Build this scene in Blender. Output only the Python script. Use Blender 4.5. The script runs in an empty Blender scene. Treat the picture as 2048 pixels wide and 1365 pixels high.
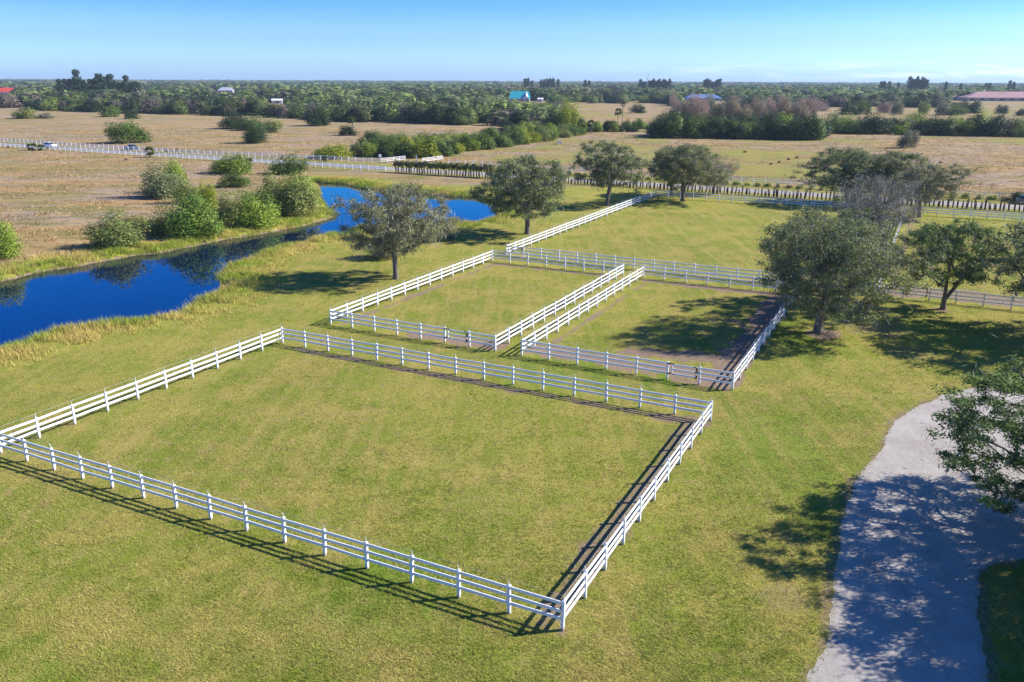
import bpy, math, random
import numpy as np
from math import radians as R
random.seed(7)
rng = np.random.default_rng(11)
scene = bpy.context.scene
COL = scene.collection

# ------------------------------------------------------------------ camera
F, PIT, ROLL, H = 1650.2, 0.3058, -0.004, 21.40      # focal length in pixels of a 2048 px wide frame, metres
def G(px, py, z=0.0):                                  # pixel of the photograph -> point on the plane z
    a = (px-1024)/F; b = -(py-682.5)/F
    cr, sr = math.cos(ROLL), math.sin(ROLL)
    r = a*cr-b*sr; up = a*sr+b*cr
    c, s = math.cos(PIT), math.sin(PIT)
    Y = c+up*s; Z = -s+up*c
    t = (z-H)/Z
    return np.array([r*t, Y*t])
def Pj(X, Y, Z=0.0):
    Z = Z-H
    c, s = math.cos(PIT), math.sin(PIT)
    d = Y*c-Z*s; up = Y*s+Z*c
    cr, sr = math.cos(ROLL), math.sin(ROLL)
    return 1024+F*(X*cr+up*sr)/d, 682.5-F*(-X*sr+up*cr)/d
def depth(x, y): return y*math.cos(PIT)+H*math.sin(PIT)
def ppm(x, y): return F/depth(x, y)
def height_for(x, y, top):
    lo, hi = 0.0, 80.0
    for _ in range(40):
        m = (lo+hi)/2
        if Pj(x, y, m)[1] > top: lo = m
        else: hi = m
    return (lo+hi)/2
cam_d = bpy.data.cameras.new("camera"); cam = bpy.data.objects.new("camera", cam_d); COL.objects.link(cam)
cam_d.sensor_width = 36.0; cam_d.lens = F/2048*36
cam_d.clip_start = 0.5; cam_d.clip_end = 30000
from mathutils import Matrix, Vector, Euler
cam.matrix_world = Matrix.Translation((0, 0, H)) @ Matrix.Rotation(R(90)-PIT, 4, 'X') @ Matrix.Rotation(-ROLL, 4, 'Z')
scene.camera = cam

# ------------------------------------------------------------------ paddock grid (one unit = one fence bay)
B0 = np.array([2.105, 28.60]); TH = 2.6742
U = np.array([math.cos(TH), math.sin(TH)]); V = np.array([math.sin(TH), -math.cos(TH)])
SI, SJ = 2.44, 2.4506
def P(i, j): return B0 + i*SI*U + j*SJ*V
def IJ(xy):
    d = np.asarray(xy)-B0
    return d@U/SI, d@V/SJ

# ------------------------------------------------------------------ helpers
def tag(o, label=None, cat=None, group=None, kind=None):
    if label: o['label'] = label
    if cat: o['category'] = cat
    if group: o['group'] = group
    if kind: o['kind'] = kind
    return o
def link(o, parent=None):
    COL.objects.link(o)
    if parent is not None: o.parent = parent
    return o
def empty(name, loc=(0, 0, 0), rz=0.0, parent=None):
    o = bpy.data.objects.new(name, None); o.empty_display_size = 0.3
    o.location = loc; o.rotation_euler = (0, 0, rz)
    return link(o, parent)
def mesh_np(name, verts, faces, mats=(), midx=None, attrs=None, smooth=False):
    """faces: list of arrays (n,k)"""
    me = bpy.data.meshes.new(name)
    verts = np.asarray(verts, np.float32)
    faces = [np.asarray(f, np.int32) for f in faces if len(f)]
    me.vertices.add(len(verts)); me.vertices.foreach_set('co', verts.ravel())
    li = np.concatenate([f.ravel() for f in faces]); cnt = np.concatenate([np.full(len(f), f.shape[1], np.int32) for f in faces])
    st = np.concatenate([[0], np.cumsum(cnt)[:-1]]).astype(np.int32)
    me.loops.add(len(li)); me.loops.foreach_set('vertex_index', li)
    me.polygons.add(len(cnt)); me.polygons.foreach_set('loop_start', st); me.polygons.foreach_set('loop_total', cnt)
    if midx is not None: me.polygons.foreach_set('material_index', np.asarray(midx, np.int32))
    if smooth: me.polygons.foreach_set('use_smooth', np.ones(len(cnt), bool))
    for m in mats: me.materials.append(m)
    for k, v in (attrs or {}).items():
        v = np.asarray(v, np.float32)
        if v.ndim == 1:
            a = me.attributes.new(k, 'FLOAT', 'POINT'); a.data.foreach_set('value', v)
        else:
            a = me.attributes.new(k, 'FLOAT_COLOR', 'POINT')
            a.data.foreach_set('color', np.concatenate([v, np.ones((len(v), 1), np.float32)], 1).ravel())
    me.update(calc_edges=True); me.validate()
    return me
class MB:                                             # a mesh builder for solid pieces
    def __init__(s): s.v = []; s.f = []; s.m = []
    def add(s, vs, fs, m=0):
        b = len(s.v); s.v += [tuple(map(float, p)) for p in vs]
        for f in fs: s.f.append([b+i for i in f]); s.m.append(m)
    def box(s, c, size, rz=0.0, m=0):
        x, y, z = size[0]/2, size[1]/2, size[2]/2; cs, sn = math.cos(rz), math.sin(rz)
        vs = [(c[0]+a*x*cs-b*y*sn, c[1]+a*x*sn+b*y*cs, c[2]+d*z) for d in (-1, 1) for a, b in ((-1, -1), (1, -1), (1, 1), (-1, 1))]
        s.add(vs, [(3, 2, 1, 0), (4, 5, 6, 7), (0, 1, 5, 4), (1, 2, 6, 5), (2, 3, 7, 6), (3, 0, 4, 7)], m)
    def beam(s, a, b, w, h, m=0):                     # rectangular bar between two points (w sideways, h vertical)
        a = np.array(a, float); b = np.array(b, float); d = b-a; n = np.array([-d[1], d[0], 0]); n /= (np.linalg.norm(n)+1e-9)
        k = np.array([0, 0, 1.0]); vs = []
        for p in (a, b):
            for q, t in ((-1, -1), (1, -1), (1, 1), (-1, 1)): vs.append(p+n*q*w/2+k*t*h/2)
        s.add(vs, [(0, 1, 2, 3), (7, 6, 5, 4), (0, 4, 5, 1), (1, 5, 6, 2), (2, 6, 7, 3), (3, 7, 4, 0)], m)
    def tube(s, pts, rad, n=6, m=0, cap=True):
        pts = [np.array(p, float) for p in pts]; base = len(s.v); rings = []
        for i, p in enumerate(pts):
            d = pts[min(i+1, len(pts)-1)]-pts[max(i-1, 0)]; d /= (np.linalg.norm(d)+1e-9)
            a = np.cross(d, [0.31, 0.17, 1.0] if abs(d[2]) < .9 else [1.0, 0, 0]); a /= np.linalg.norm(a); b = np.cross(d, a)
            r = rad[i] if hasattr(rad, '__len__') else rad
            for k in range(n):
                t = 2*math.pi*k/n; s.v.append(tuple(p+r*(math.cos(t)*a+math.sin(t)*b)))
        for i in range(len(pts)-1):
            for k in range(n):
                q = [base+i*n+k, base+i*n+(k+1) % n, base+(i+1)*n+(k+1) % n, base+(i+1)*n+k]; s.f.append(q); s.m.append(m)
        if cap:
            s.f.append([base+k for k in range(n)][::-1]); s.m.append(m)
            s.f.append([base+(len(pts)-1)*n+k for k in range(n)]); s.m.append(m)
    def mesh(s, name, *mats, smooth=False):
        me = bpy.data.meshes.new(name); me.from_pydata(s.v, [], s.f)
        for q in mats: me.materials.append(q)
        me.polygons.foreach_set('material_index', s.m)
        if smooth: me.polygons.foreach_set('use_smooth', [True]*len(s.f))
        me.update(); return me
    def build(s, name, mats, parent=None, loc=(0, 0, 0), rz=0, smooth=False):
        if not isinstance(mats, (list, tuple)): mats = (mats,)
        o = bpy.data.objects.new(name, s.mesh(name, *mats, smooth=smooth)); o.location = loc; o.rotation_euler = (0, 0, rz)
        return link(o, parent)
def inst(name, me, parent=None, loc=(0, 0, 0), rot=(0, 0, 0), sc=(1, 1, 1), color=None):
    o = bpy.data.objects.new(name, me); o.location = loc; o.rotation_euler = rot; o.scale = sc
    if color is not None: o.color = (*color, 1)
    return link(o, parent)

# ------------------------------------------------------------------ node helpers / materials
class NT:
    def __init__(s, nt): s.nt = nt; s.n = nt.nodes; s.l = nt.links
    def new(s, t, **kw):
        n = s.n.new(t)
        for k, v in kw.items(): setattr(n, k, v)
        return n
    def put(s, sock, v):
        if hasattr(v, 'is_output'): s.l.new(v, sock)
        else: sock.default_value = v
    def noise(s, vec, scale, detail=4, rough=.6, dist=0.0):
        n = s.new('ShaderNodeTexNoise'); n.inputs['Scale'].default_value = scale; n.inputs['Detail'].default_value = detail
        n.inputs['Roughness'].default_value = rough; n.inputs['Distortion'].default_value = dist
        s.l.new(vec, n.inputs['Vector']); return n.outputs['Fac']
    def math(s, op, a, b=0.5, c=0.0, clamp=False):
        n = s.new('ShaderNodeMath', operation=op, use_clamp=clamp); s.put(n.inputs[0], a); s.put(n.inputs[1], b)
        if op in ('MULTIPLY_ADD', 'SMOOTH_MIN'): s.put(n.inputs[2], c)
        return n.outputs[0]
    def smooth(s, x, a, b, lo=0.0, hi=1.0):
        n = s.new('ShaderNodeMapRange', interpolation_type='SMOOTHSTEP')
        s.put(n.inputs[0], x); n.inputs[1].default_value = a; n.inputs[2].default_value = b
        n.inputs[3].default_value = lo; n.inputs[4].default_value = hi; return n.outputs[0]
    def mix(s, f, a, b, mode='MIX'):
        n = s.new('ShaderNodeMix', data_type='RGBA', blend_type=mode); s.put(n.inputs[0], f)
        s.put(n.inputs[6], (*a, 1) if isinstance(a, tuple) and len(a) == 3 else a)
        s.put(n.inputs[7], (*b, 1) if isinstance(b, tuple) and len(b) == 3 else b)
        return n.outputs[2]
    def attr(s, name, t='GEOMETRY'):
        n = s.new('ShaderNodeAttribute', attribute_name=name, attribute_type=t); return n
def mat(name):
    m = bpy.data.materials.new(name); m.use_nodes = True
    t = NT(m.node_tree); b = m.node_tree.nodes['Principled BSDF']
    return m, t, b
def flat(name, c, rough=.6, var=.12, scale=3.0, bump=0.0, metal=0.0):
    m, t, b = mat(name); co = t.new('ShaderNodeTexCoord').outputs['Object']
    n = t.noise(co, scale, 4); f = t.smooth(n, .3, .7)
    c2 = tuple(x*(1-var) for x in c); c1 = tuple(min(1, x*(1+var)) for x in c)
    t.put(b.inputs['Base Color'], t.mix(f, c2, c1)); b.inputs['Roughness'].default_value = rough; b.inputs['Metallic'].default_value = metal
    if bump:
        bp = t.new('ShaderNodeBump'); bp.inputs['Strength'].default_value = bump; t.put(bp.inputs['Height'], n); t.put(b.inputs['Normal'], bp.outputs[0])
    return m

def foliage_mat(name, src='object', trans=.25):
    m, t, b = mat(name)
    base = t.new('ShaderNodeObjectInfo').outputs['Color'] if src == 'object' else t.attr('tint').outputs['Color']
    tone = t.attr('tone').outputs['Fac']
    k = t.smooth(tone, 0, 1, .45, 1.6)
    kk = t.new('ShaderNodeCombineXYZ'); [t.put(kk.inputs[i], k) for i in range(3)]
    c = t.mix(1.0, base, kk.outputs[0], 'MULTIPLY')
    yel = t.smooth(tone, .75, 1.0, 0, .35)
    c = t.mix(yel, c, (0.20, 0.19, 0.07))
    t.put(b.inputs['Base Color'], c); b.inputs['Roughness'].default_value = .55
    b.inputs['Specular IOR Level'].default_value = .15
    tr = t.new('ShaderNodeBsdfTranslucent'); t.put(tr.inputs[0], c)
    mx = t.new('ShaderNodeMixShader'); mx.inputs[0].default_value = trans
    t.l.new(b.outputs[0], mx.inputs[1]); t.l.new(tr.outputs[0], mx.inputs[2])
    t.l.new(mx.outputs[0], t.n['Material Output'].inputs[0])
    return m
M_LEAF = foliage_mat('leaf'); M_LEAFV = foliage_mat('leaf_tinted', 'vert')
M_MOSS = flat('hanging_moss', (.30, .285, .23), .9, .25, 2)
M_BARK = flat('oak_bark', (.17, .135, .105), .9, .35, 6, .4)
M_WHITE = flat('white_vinyl', (.80, .81, .83), .35, .04, 1.5)
def vinyl():
    m, t, b = mat('white_vinyl'); tc_ = t.new('ShaderNodeTexCoord'); sp = t.new('ShaderNodeSeparateXYZ'); t.l.new(tc_.outputs['Object'], sp.inputs[0])
    ge = t.new('ShaderNodeNewGeometry'); n = t.noise(ge.outputs['Position'], 5, 5, .7)
    c = t.mix(t.smooth(n, .45, .75, 0, .35), (.82, .83, .85), (.60, .60, .56))
    g = t.math('MULTIPLY', t.smooth(sp.outputs[2], .02, .28, 1, 0), t.smooth(n, .3, .6, .4, 1))
    t.put(b.inputs['Base Color'], t.mix(g, c, (.36, .31, .22))); b.inputs['Roughness'].default_value = .4; return m
M_WHITE = vinyl()
M_BLACK = flat('black_iron', (.02, .02, .022), .5)
M_WIRE = flat('grey_wire', (.35, .35, .36), .5)
M_DARKWOOD = flat('hedge_stem', (.105, .075, .055), .9, .35, 5)

# ------------------------------------------------------------------ layout polygons (photo pixels)
WZ = -0.55
near_bank = [(-700, 912), (-300, 800), (-60, 733), (0, 712), (47, 701), (76, 689), (108, 679), (140, 673), (187, 666), (255, 655), (316, 648), (352, 640), (393, 626), (415, 607), (448, 593), (449, 571), (440, 556), (457, 543), (483, 531), (516, 521), (538, 511), (562, 501), (607, 495), (638, 482), (687, 475), (712, 463), (760, 459), (840, 456), (912, 452), (950, 450), (994, 441), (1002, 434), (987, 414), (969, 398), (925, 395), (857, 392), (800, 386), (725, 380), (687, 371), (617, 367)]
far_bank = [(617, 367), (632, 380), (633, 400), (643, 416), (662, 429), (664, 437), (647, 443), (607, 455), (570, 462), (542, 468), (480, 479), (420, 490), (360, 502), (305, 514), (272, 516), (205, 529), (146, 541), (85, 550), (0, 571), (-100, 592), (-500, 670), (-900, 770)]
WATER = np.array([G(x, y, WZ) for x, y in near_bank + far_bank[1:]])
def densify(poly, step, jit, seed, closed=True):
    r = np.random.default_rng(seed); out = []
    n = len(poly)
    for k in range(n if closed else n-1):
        a, b = poly[k], poly[(k+1) % n]; L = np.linalg.norm(b-a); m = max(1, int(L/step))
        nn = np.array([-(b-a)[1], (b-a)[0]])/(L+1e-9)
        for q in range(m):
            p = a+(b-a)*q/m
            out.append(p+nn*(r.normal(0, jit) if q else 0))
    if not closed: out.append(poly[-1])
    return np.array(out)
WATER = densify(WATER, 1.6, .22, 3)
def seg_dist(pts, a, b):
    a = np.asarray(a, float); b = np.asarray(b, float); d = b-a
    t = np.clip(((pts-a)@d)/(d@d+1e-9), 0, 1)
    return np.linalg.norm(pts-(a+t[:, None]*d), axis=1)
def poly_dist(pts, poly, closed=True):
    out = np.full(len(pts), 1e9)
    for k in range(len(poly) if closed else len(poly)-1): out = np.minimum(out, seg_dist(pts, poly[k], poly[(k+1) % len(poly)]))
    return out
def inside(pts, poly):
    x, y = pts[:, 0], pts[:, 1]; c = np.zeros(len(pts), bool); n = len(poly)
    for k in range(n):
        x1, y1 = poly[k]; x2, y2 = poly[(k+1) % n]
        m = ((y1 > y) != (y2 > y)); c ^= m & (x < (x2-x1)*(y-y1)/(y2-y1+1e-12)+x1)
    return c
def pxw(lst, z=0.0): return np.array([G(x, y, z) for x, y in lst])
NEARF = pxw([(-120, 297), (0, 303), (263, 316.7), (406, 325), (519.5, 330.8), (624.7, 338), (688.7, 342), (776, 346.5)])
FARF = pxw([(-120, 286), (0, 292.5), (256, 308), (510, 319.7), (601, 322.5), (659, 325.0), (703, 327.4), (760, 329)])
HEDGE = pxw([(790, 347), (971, 356.4), (1142, 367), (1319, 376.8), (1486, 387), (1656, 396), (1860, 406.7), (2047, 416), (2150, 421)])
ROADC = pxw([(-300, 281.5), (-120, 291.6), (0, 298), (263, 312.6), (406, 320.4), (520, 326.5), (610, 331), (742, 338), (1000, 351), (1300, 367.2), (1600, 383.5), (1901, 400), (2047, 407.5), (2300, 420)])
FARR = pxw([(895, 331), (1200, 348), (1487, 364.5), (1606, 371), (1905, 386.5), (2060, 394), (2200, 401)])
LEFTF = np.concatenate([pxw(far_bank), pxw([(-900, 330), (-300, 292)]), NEARF[1:6][:, :]])   # dry field west of the canal
LEFTF = np.concatenate([pxw(far_bank), [G(-1400, 600)], [G(-700, 280)], NEARF[:6], pxw([(617, 352)])])
DRIVE = pxw([(1560, 1500), (1590, 1400), (1613, 1365), (1624, 1336), (1659, 1292), (1664, 1240), (1668, 1204), (1672, 1150), (1676, 1117), (1681, 1055), (1694, 1015), (1707, 976), (1733, 928), (1764, 897), (1773, 866), (1808, 826), (1843, 804), (1887, 783), (1960, 768), (2060, 760), (2250, 762), (2420, 800), (2420, 1060), (2200, 1095), (2060, 1108), (1990, 1122), (1960, 1136), (1960, 1200), (1972, 1300), (1986, 1365), (2000, 1500)])
DRIVE = densify(DRIVE, 1.1, .10, 5); DRIVE = densify(DRIVE, .16, .045, 6)

# value noise for masks
_tab = rng.random((256, 256)).astype(np.float32)
def vnoise(p, s, ox=0):
    q = p/s+ox; i = np.floor(q).astype(int); f = q-i; f = f*f*(3-2*f)
    a = _tab[i[:, 0] % 256, i[:, 1] % 256]; b = _tab[(i[:, 0]+1) % 256, i[:, 1] % 256]
    c = _tab[i[:, 0] % 256, (i[:, 1]+1) % 256]; d = _tab[(i[:, 0]+1) % 256, (i[:, 1]+1) % 256]
    return (a*(1-f[:, 0])+b*f[:, 0])*(1-f[:, 1])+(c*(1-f[:, 0])+d*f[:, 0])*f[:, 1]
def sstep(x, a, b):
    t = np.clip((x-a)/(b-a), 0, 1); return t*t*(3-2*t)

# ------------------------------------------------------------------ ground
def masks(p):
    n = len(p)
    wd = np.full(n, 999.0); near = (np.abs(p[:, 0]) < 260) & (p[:, 1] < 290) & (p[:, 1] > 5)
    pn = p[near]; dd = poly_dist(pn, WATER); ins = inside(pn, WATER); wd[near] = np.where(ins, -dd, dd)
    i, j = IJ(p)
    left = inside(p, LEFTF)
    fy = np.interp(p[:, 0], NEARF[:, 0], NEARF[:, 1]); hy = np.interp(p[:, 0], HEDGE[:, 0], HEDGE[:, 1])
    fence_y = np.where(p[:, 0] < -29, fy, hy)
    beyond = p[:, 1] > fence_y
    ffy = np.where(p[:, 0] < -32, np.interp(p[:, 0], FARF[:, 0], FARF[:, 1]), np.interp(p[:, 0], FARR[:, 0], FARR[:, 1]))
    field = p[:, 1] > ffy+vnoise(p, 3)*1.5
    behind = p[:, 1] < -5
    green = np.ones(n)
    green[left | field] = 0.0
    verge = beyond & ~field; green[verge] = .55
    farlawn = (~left) & (~beyond) & (p[:, 1] > 178) & (wd > 0) & (p[:, 0] < 30)
    green[farlawn] = np.where(wd[farlawn] > 9, .25, .8)
    # faint green flushes in the dry field, near the canal and beyond
    olive = sstep(vnoise(p, 30)*.5+vnoise(p, 11, 5)*.35+vnoise(p, 4, 9)*.25, .5, .75)*.6
    olive = np.where((p[:, 0] > -10) & field, olive*1.2, olive*.7)
    green = np.where(green == 0, olive*.75, green)
    for (px, py), r_ in [((1600, 930), 5.5), ((1545, 860), 4), ((1610, 690), 5), ((1560, 640), 3), ((1650, 1040), 3), ((1120, 745), 6), ((1330, 760), 3), ((60, 1330), 3), ((780, 1180), 3.5), ((1900, 660), 5), ((1960, 1300), 4)]:
        c = G(px, py); d = np.linalg.norm(p-c, axis=1); green = np.where(green > .9, np.maximum(green, 1+.6*sstep(r_*1.3-d+vnoise(p, 1.5)*2-1, 0, r_)), green)
    # dirt
    dirt = np.zeros(n); nz = vnoise(p, .9)*.6+vnoise(p, .35, 3)*.4+vnoise(p, 3.2, 7)*.5
    m = (p[:, 1] < 190) & (np.abs(p[:, 0]) < 110)
    q = p[m]; nq = nz[m]; dq = np.zeros(len(q))
    def strip(a, b, w, amt=1.0):
        d = seg_dist(q, P(*a), P(*b)); return amt*sstep(w*(-.1+nq*1.1)-d, -.4, .5)
    S = [((.38, -.1), (.38, 10), 1.15, .68), ((0, 9.64), (14, 9.66), .95, .72), ((14.78, 9.6), (14.85, 0), .5, .5), ((0, .1), (15, .15), .25, .5), ((.2, .2), (.2, 10), .6, .8),
         ((14.6, 12.8), (14.6, 25), .7, .75), ((14.9, 24.9), (8.2, 24.95), .75, .9), ((8.35, 25), (8.35, 12.7), .5, .7), ((11.2, 12.9), (8.1, 13.1), 1.5, .9), ((9.9, 13), (9.1, 12.2), 1.1, .7),
         ((6.6, 12.9), (6.6, 25.3), .6, .8), ((6.9, 13.4), (0, 13.5), 2.3, .95), ((6.8, 24.95), (0, 24.9), 1.1, 1), ((.6, 12.7), (.6, 25), 1.9, .95), ((3.9, 14.6), (.5, 15.5), 1.8, .8), ((1.9, 13), (1.1, 12.2), 1, .7), ((2.4, 19.8), (.6, 20.4), 1.3, .7),
         ((14.6, 27.5), (-2.8, 27.4), .45, .55), ((-3.3, 28.2), (-13, 28.6), 3.6, .95), ((-4, 27), (-5.6, 26.2), 1.6, .8), ((-3.5, 29), (-3.5, 52), .9, .6), ((7, 26.4), (1, 26.2), .5, .6), ((-3.4, 47.5), (-3.4, 51.5), 1.8, .55)]
    for a, b, w, amt in S: dq = np.maximum(dq, strip(a, b, w, amt))
    qi, qj = IJ(q); mg = .12
    pin = ((qi > -mg) & (qi < 15+mg) & (qj > -mg) & (qj < 10+mg)) | ((qi > 8-mg) & (qi < 15+mg) & (qj > 12.5) & (qj < 25.6)) | ((qi > -mg) & (qi < 7+mg) & (qj > 12.5) & (qj < 25.6)) | ((qi > -20) & (qi < 15.1) & (qj > 26.9))
    dq *= np.where(pin, 1, .3)
    for (px, py), r_, amt in [((1640, 664), 1.8, .85), ((1760, 652), 3.2, .5), ((1690, 640), 3, .42), ((1885, 614), 1.1, .8), ((1130, 1262), .7, .8), ((792, 562), 1.0, .5), ((1700, 610), 3, .55), ((1820, 700), 2.2, .45), ((1840, 780), 1.5, .4), ((1560, 1190), 1.4, .5)]:
        c = G(px, py); d = np.linalg.norm(q-c, axis=1); dq = np.maximum(dq, amt*sstep(r_*(.5+nq*.7)-d, -.3, .8))
    dd = poly_dist(q[::1], DRIVE[::4]); dq = np.maximum(dq, .6*sstep(.6*(.1+nq)-dd, -.4, .5))
    # worn spots inside the paddocks
    dq = np.maximum(dq, .35*sstep(vnoise(q, 1.7, 2)*.5+vnoise(q, .6, 8)*.5, .72, .85))
    dirt[m] = dq
    dirt = np.maximum(dirt, .8*sstep(.55-wd, 0, .5))
    # bank growth
    lush = sstep(3.6+vnoise(p, 4)*4.2-wd, 0, 1.8)*(wd < 12)
    lush = np.where(left & (wd < 14), sstep(5.0+vnoise(p, 5)*3.0-wd, 0, 2.0), lush)
    lush = np.where((~left) & (p[:, 1] > 160) & (wd < 16), sstep(6.5+vnoise(p, 5)*3-wd, 0, 2), lush)
    return wd, green, dirt, lush, left, field
def gz(wd): return np.where(wd > 1.5, 0.0, -1.7*sstep(1.5-wd, 0, 4.6))
rr = np.concatenate([np.linspace(2, 14, 8), 15*np.exp(np.arange(0, math.log(280/15), .0078)), 280*np.exp(np.arange(.03, math.log(10000/280), .035))])
an = np.concatenate([np.linspace(-180, -48, 34)[:-1], np.linspace(-48, 48, 700), np.linspace(48, 180, 34)[1:-1]])
rg, ag = np.meshgrid(rr, np.radians(an), indexing='ij')
gp = np.stack([rg*np.sin(ag), rg*np.cos(ag)], -1).reshape(-1, 2)
wd, green, dirt, lush, left, field = masks(gp)
nr, na = len(rr), len(an)
idx = np.arange(nr*na).reshape(nr, na)
nxt = np.roll(idx, -1, 1)
quads = np.stack([idx[:-1].ravel(), idx[1:].ravel(), nxt[1:].ravel(), nxt[:-1].ravel()], 1)[:, ::-1]
gv = np.concatenate([gp, gz(wd)[:, None]], 1)
gv = np.concatenate([gv, [[0, 0, 0]]]); fan = np.stack([nxt[0], idx[0], np.full(na, nr*na)], 1)[:, ::-1]
ap = lambda a, v=0.: np.concatenate([a, [v]])

def ground_mat():
    m, t, b = mat('grassland'); co = t.new('ShaderNodeTexCoord').outputs['Object']
    g = t.attr('green').outputs['Fac']; d = t.attr('dirt').outputs['Fac']; lu = t.attr('lush').outputs['Fac']
    nA = t.noise(co, .035, 4, .6); nB = t.noise(co, .22, 5, .65); nC = t.noise(co, 1.3, 5, .7); nD = t.noise(co, 7, 5, .75); nE = t.noise(co, 2.6, 6, .8, .6); nF = t.noise(co, 11, 4, .8, .4); nG = t.noise(co, .75, 6, .75, .8)
    mp = t.new('ShaderNodeMapping'); mp.inputs['Rotation'].default_value = (0, 0, -(TH-math.pi/2)); mp.inputs['Scale'].default_value = (1.1, .06, 1)
    t.l.new(co, mp.inputs[0]); nS = t.noise(mp.outputs[0], 1.0, 3, .6)
    # lawn
    base = t.mix(t.smooth(nB, .40, .62), (.215, .260, .034), (.385, .325, .082))
    base = t.mix(t.smooth(nC, .50, .68, 0, .75), base, (.40, .31, .14))
    base = t.mix(t.smooth(nE, .54, .68, 0, .75), base, (.135, .225, .014))
    base = t.mix(t.smooth(nG, .55, .66, 0, .85), base, (.36, .25, .12))
    base = t.mix(t.math('MULTIPLY', t.smooth(g, 1.05, 1.5), t.smooth(nC, .3, .55, .3, .85)), base, (.165, .26, .028))
    base = t.mix(t.smooth(nF, .38, .52, .85, 0), base, (.045, .05, .008))
    base = t.mix(t.smooth(nF, .58, .70, 0, .4), base, (.42, .39, .16))
    base = t.mix(t.smooth(nS, .45, .66, 0, .5), base, (.39, .30, .10))
    base = t.mix(t.smooth(nA, .4, .62, 0, .3), base, (.34, .33, .05))
    # dry field
    mq = t.new('ShaderNodeMapping'); mq.inputs['Scale'].default_value = (.35, 1, 1); t.l.new(co, mq.inputs[0])
    f1 = t.noise(mq.outputs[0], .06, 6, .65, .3); f2 = t.noise(mq.outputs[0], .35, 6, .7, .3); f3 = t.noise(mq.outputs[0], 1.8, 6, .8); f4 = t.noise(mq.outputs[0], .14, 7, .7, .5)
    dry = t.mix(t.smooth(f1, .42, .58), (.41, .262, .125), (.355, .27, .215))
    dry = t.mix(t.smooth(f2, .50, .60, 0, .85), dry, (.46, .325, .15))
    dry = t.mix(t.smooth(f2, .36, .46, .75, 0), dry, (.19, .115, .05))
    dry = t.mix(t.smooth(f4, .50, .60, 0, .8), dry, (.20, .20, .06))
    dry = t.mix(t.smooth(f3, .38, .55, .6, 0), dry, (.16, .11, .05))
    gm = t.smooth(t.math('ADD', g, t.math('MULTIPLY', t.math('SUBTRACT', nC, .5), .5)), .25, .75)
    mid = t.mix(t.smooth(t.math('MULTIPLY', g, 1.0), .0, .5, 0, .45), dry, (.17, .17, .05))
    c = t.mix(gm, mid, base)
    # bank growth
    lc = t.mix(t.smooth(nC, .35, .65), (.27, .32, .04), (.46, .38, .10)); lc = t.mix(t.smooth(nD, .35, .6, .6, 0), lc, (.10, .10, .02))
    c = t.mix(t.smooth(t.math('ADD', lu, t.math('MULTIPLY', t.math('SUBTRACT', nC, .5), .6)), .3, .7), c, lc)
    dc = t.mix(t.smooth(nD, .35, .65), (.155, .10, .065), (.36, .27, .20)); dc = t.mix(t.smooth(nE, .5, .7, 0, .5), dc, (.25, .17, .11))
    dm = t.smooth(t.math('ADD', d, t.math('MULTIPLY', t.math('SUBTRACT', nF, .5), 1.6)), .38, .72)
    c = t.mix(dm, c, dc)
    t.put(b.inputs['Base Color'], c); b.inputs['Roughness'].default_value = .95; b.inputs['Specular IOR Level'].default_value = .05
    hgt = t.math('ADD', t.math('MULTIPLY', nD, .8), t.math('MULTIPLY', t.noise(co, 22, 3, .7), .5))
    bp = t.new('ShaderNodeBump'); bp.inputs['Strength'].default_value = .9; bp.inputs['Distance'].default_value = .10
    t.put(bp.inputs['Height'], hgt); t.put(b.inputs['Normal'], bp.outputs[0])
    return m
me = mesh_np('ground', gv, [quads, fan], (ground_mat(),), attrs=dict(green=ap(green, 1), dirt=ap(dirt), lush=ap(lush)), smooth=True)
ground = inst('ground', me); tag(ground, kind='structure')

# ------------------------------------------------------------------ water
def water_mat():
    m, t, b = mat('water'); co = t.new('ShaderNodeTexCoord').outputs['Object']
    b.inputs['Base Color'].default_value = (.0, .007, .035, 1); b.inputs['Roughness'].default_value = .02; b.inputs['IOR'].default_value = 1.65
    n = t.noise(co, 1.2, 3, .6)
    bp = t.new('ShaderNodeBump'); bp.inputs['Strength'].default_value = .014; bp.inputs['Distance'].default_value = .1
    t.put(bp.inputs['Height'], n); t.put(b.inputs['Normal'], bp.outputs[0]); return m
w = MB()
cx, cy = WATER.mean(0)
xs = np.linspace(WATER[:, 0].min()-3, WATER[:, 0].max()+3, 2); ys = (WATER[:, 1].min()-3, WATER[:, 1].max()+3)
w.add([(xs[0], ys[0], WZ), (xs[1], ys[0], WZ), (xs[1], ys[1], WZ), (xs[0], ys[1], WZ)], [(0, 1, 2, 3)])
tag(w.build('water', water_mat()), kind='structure')

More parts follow.
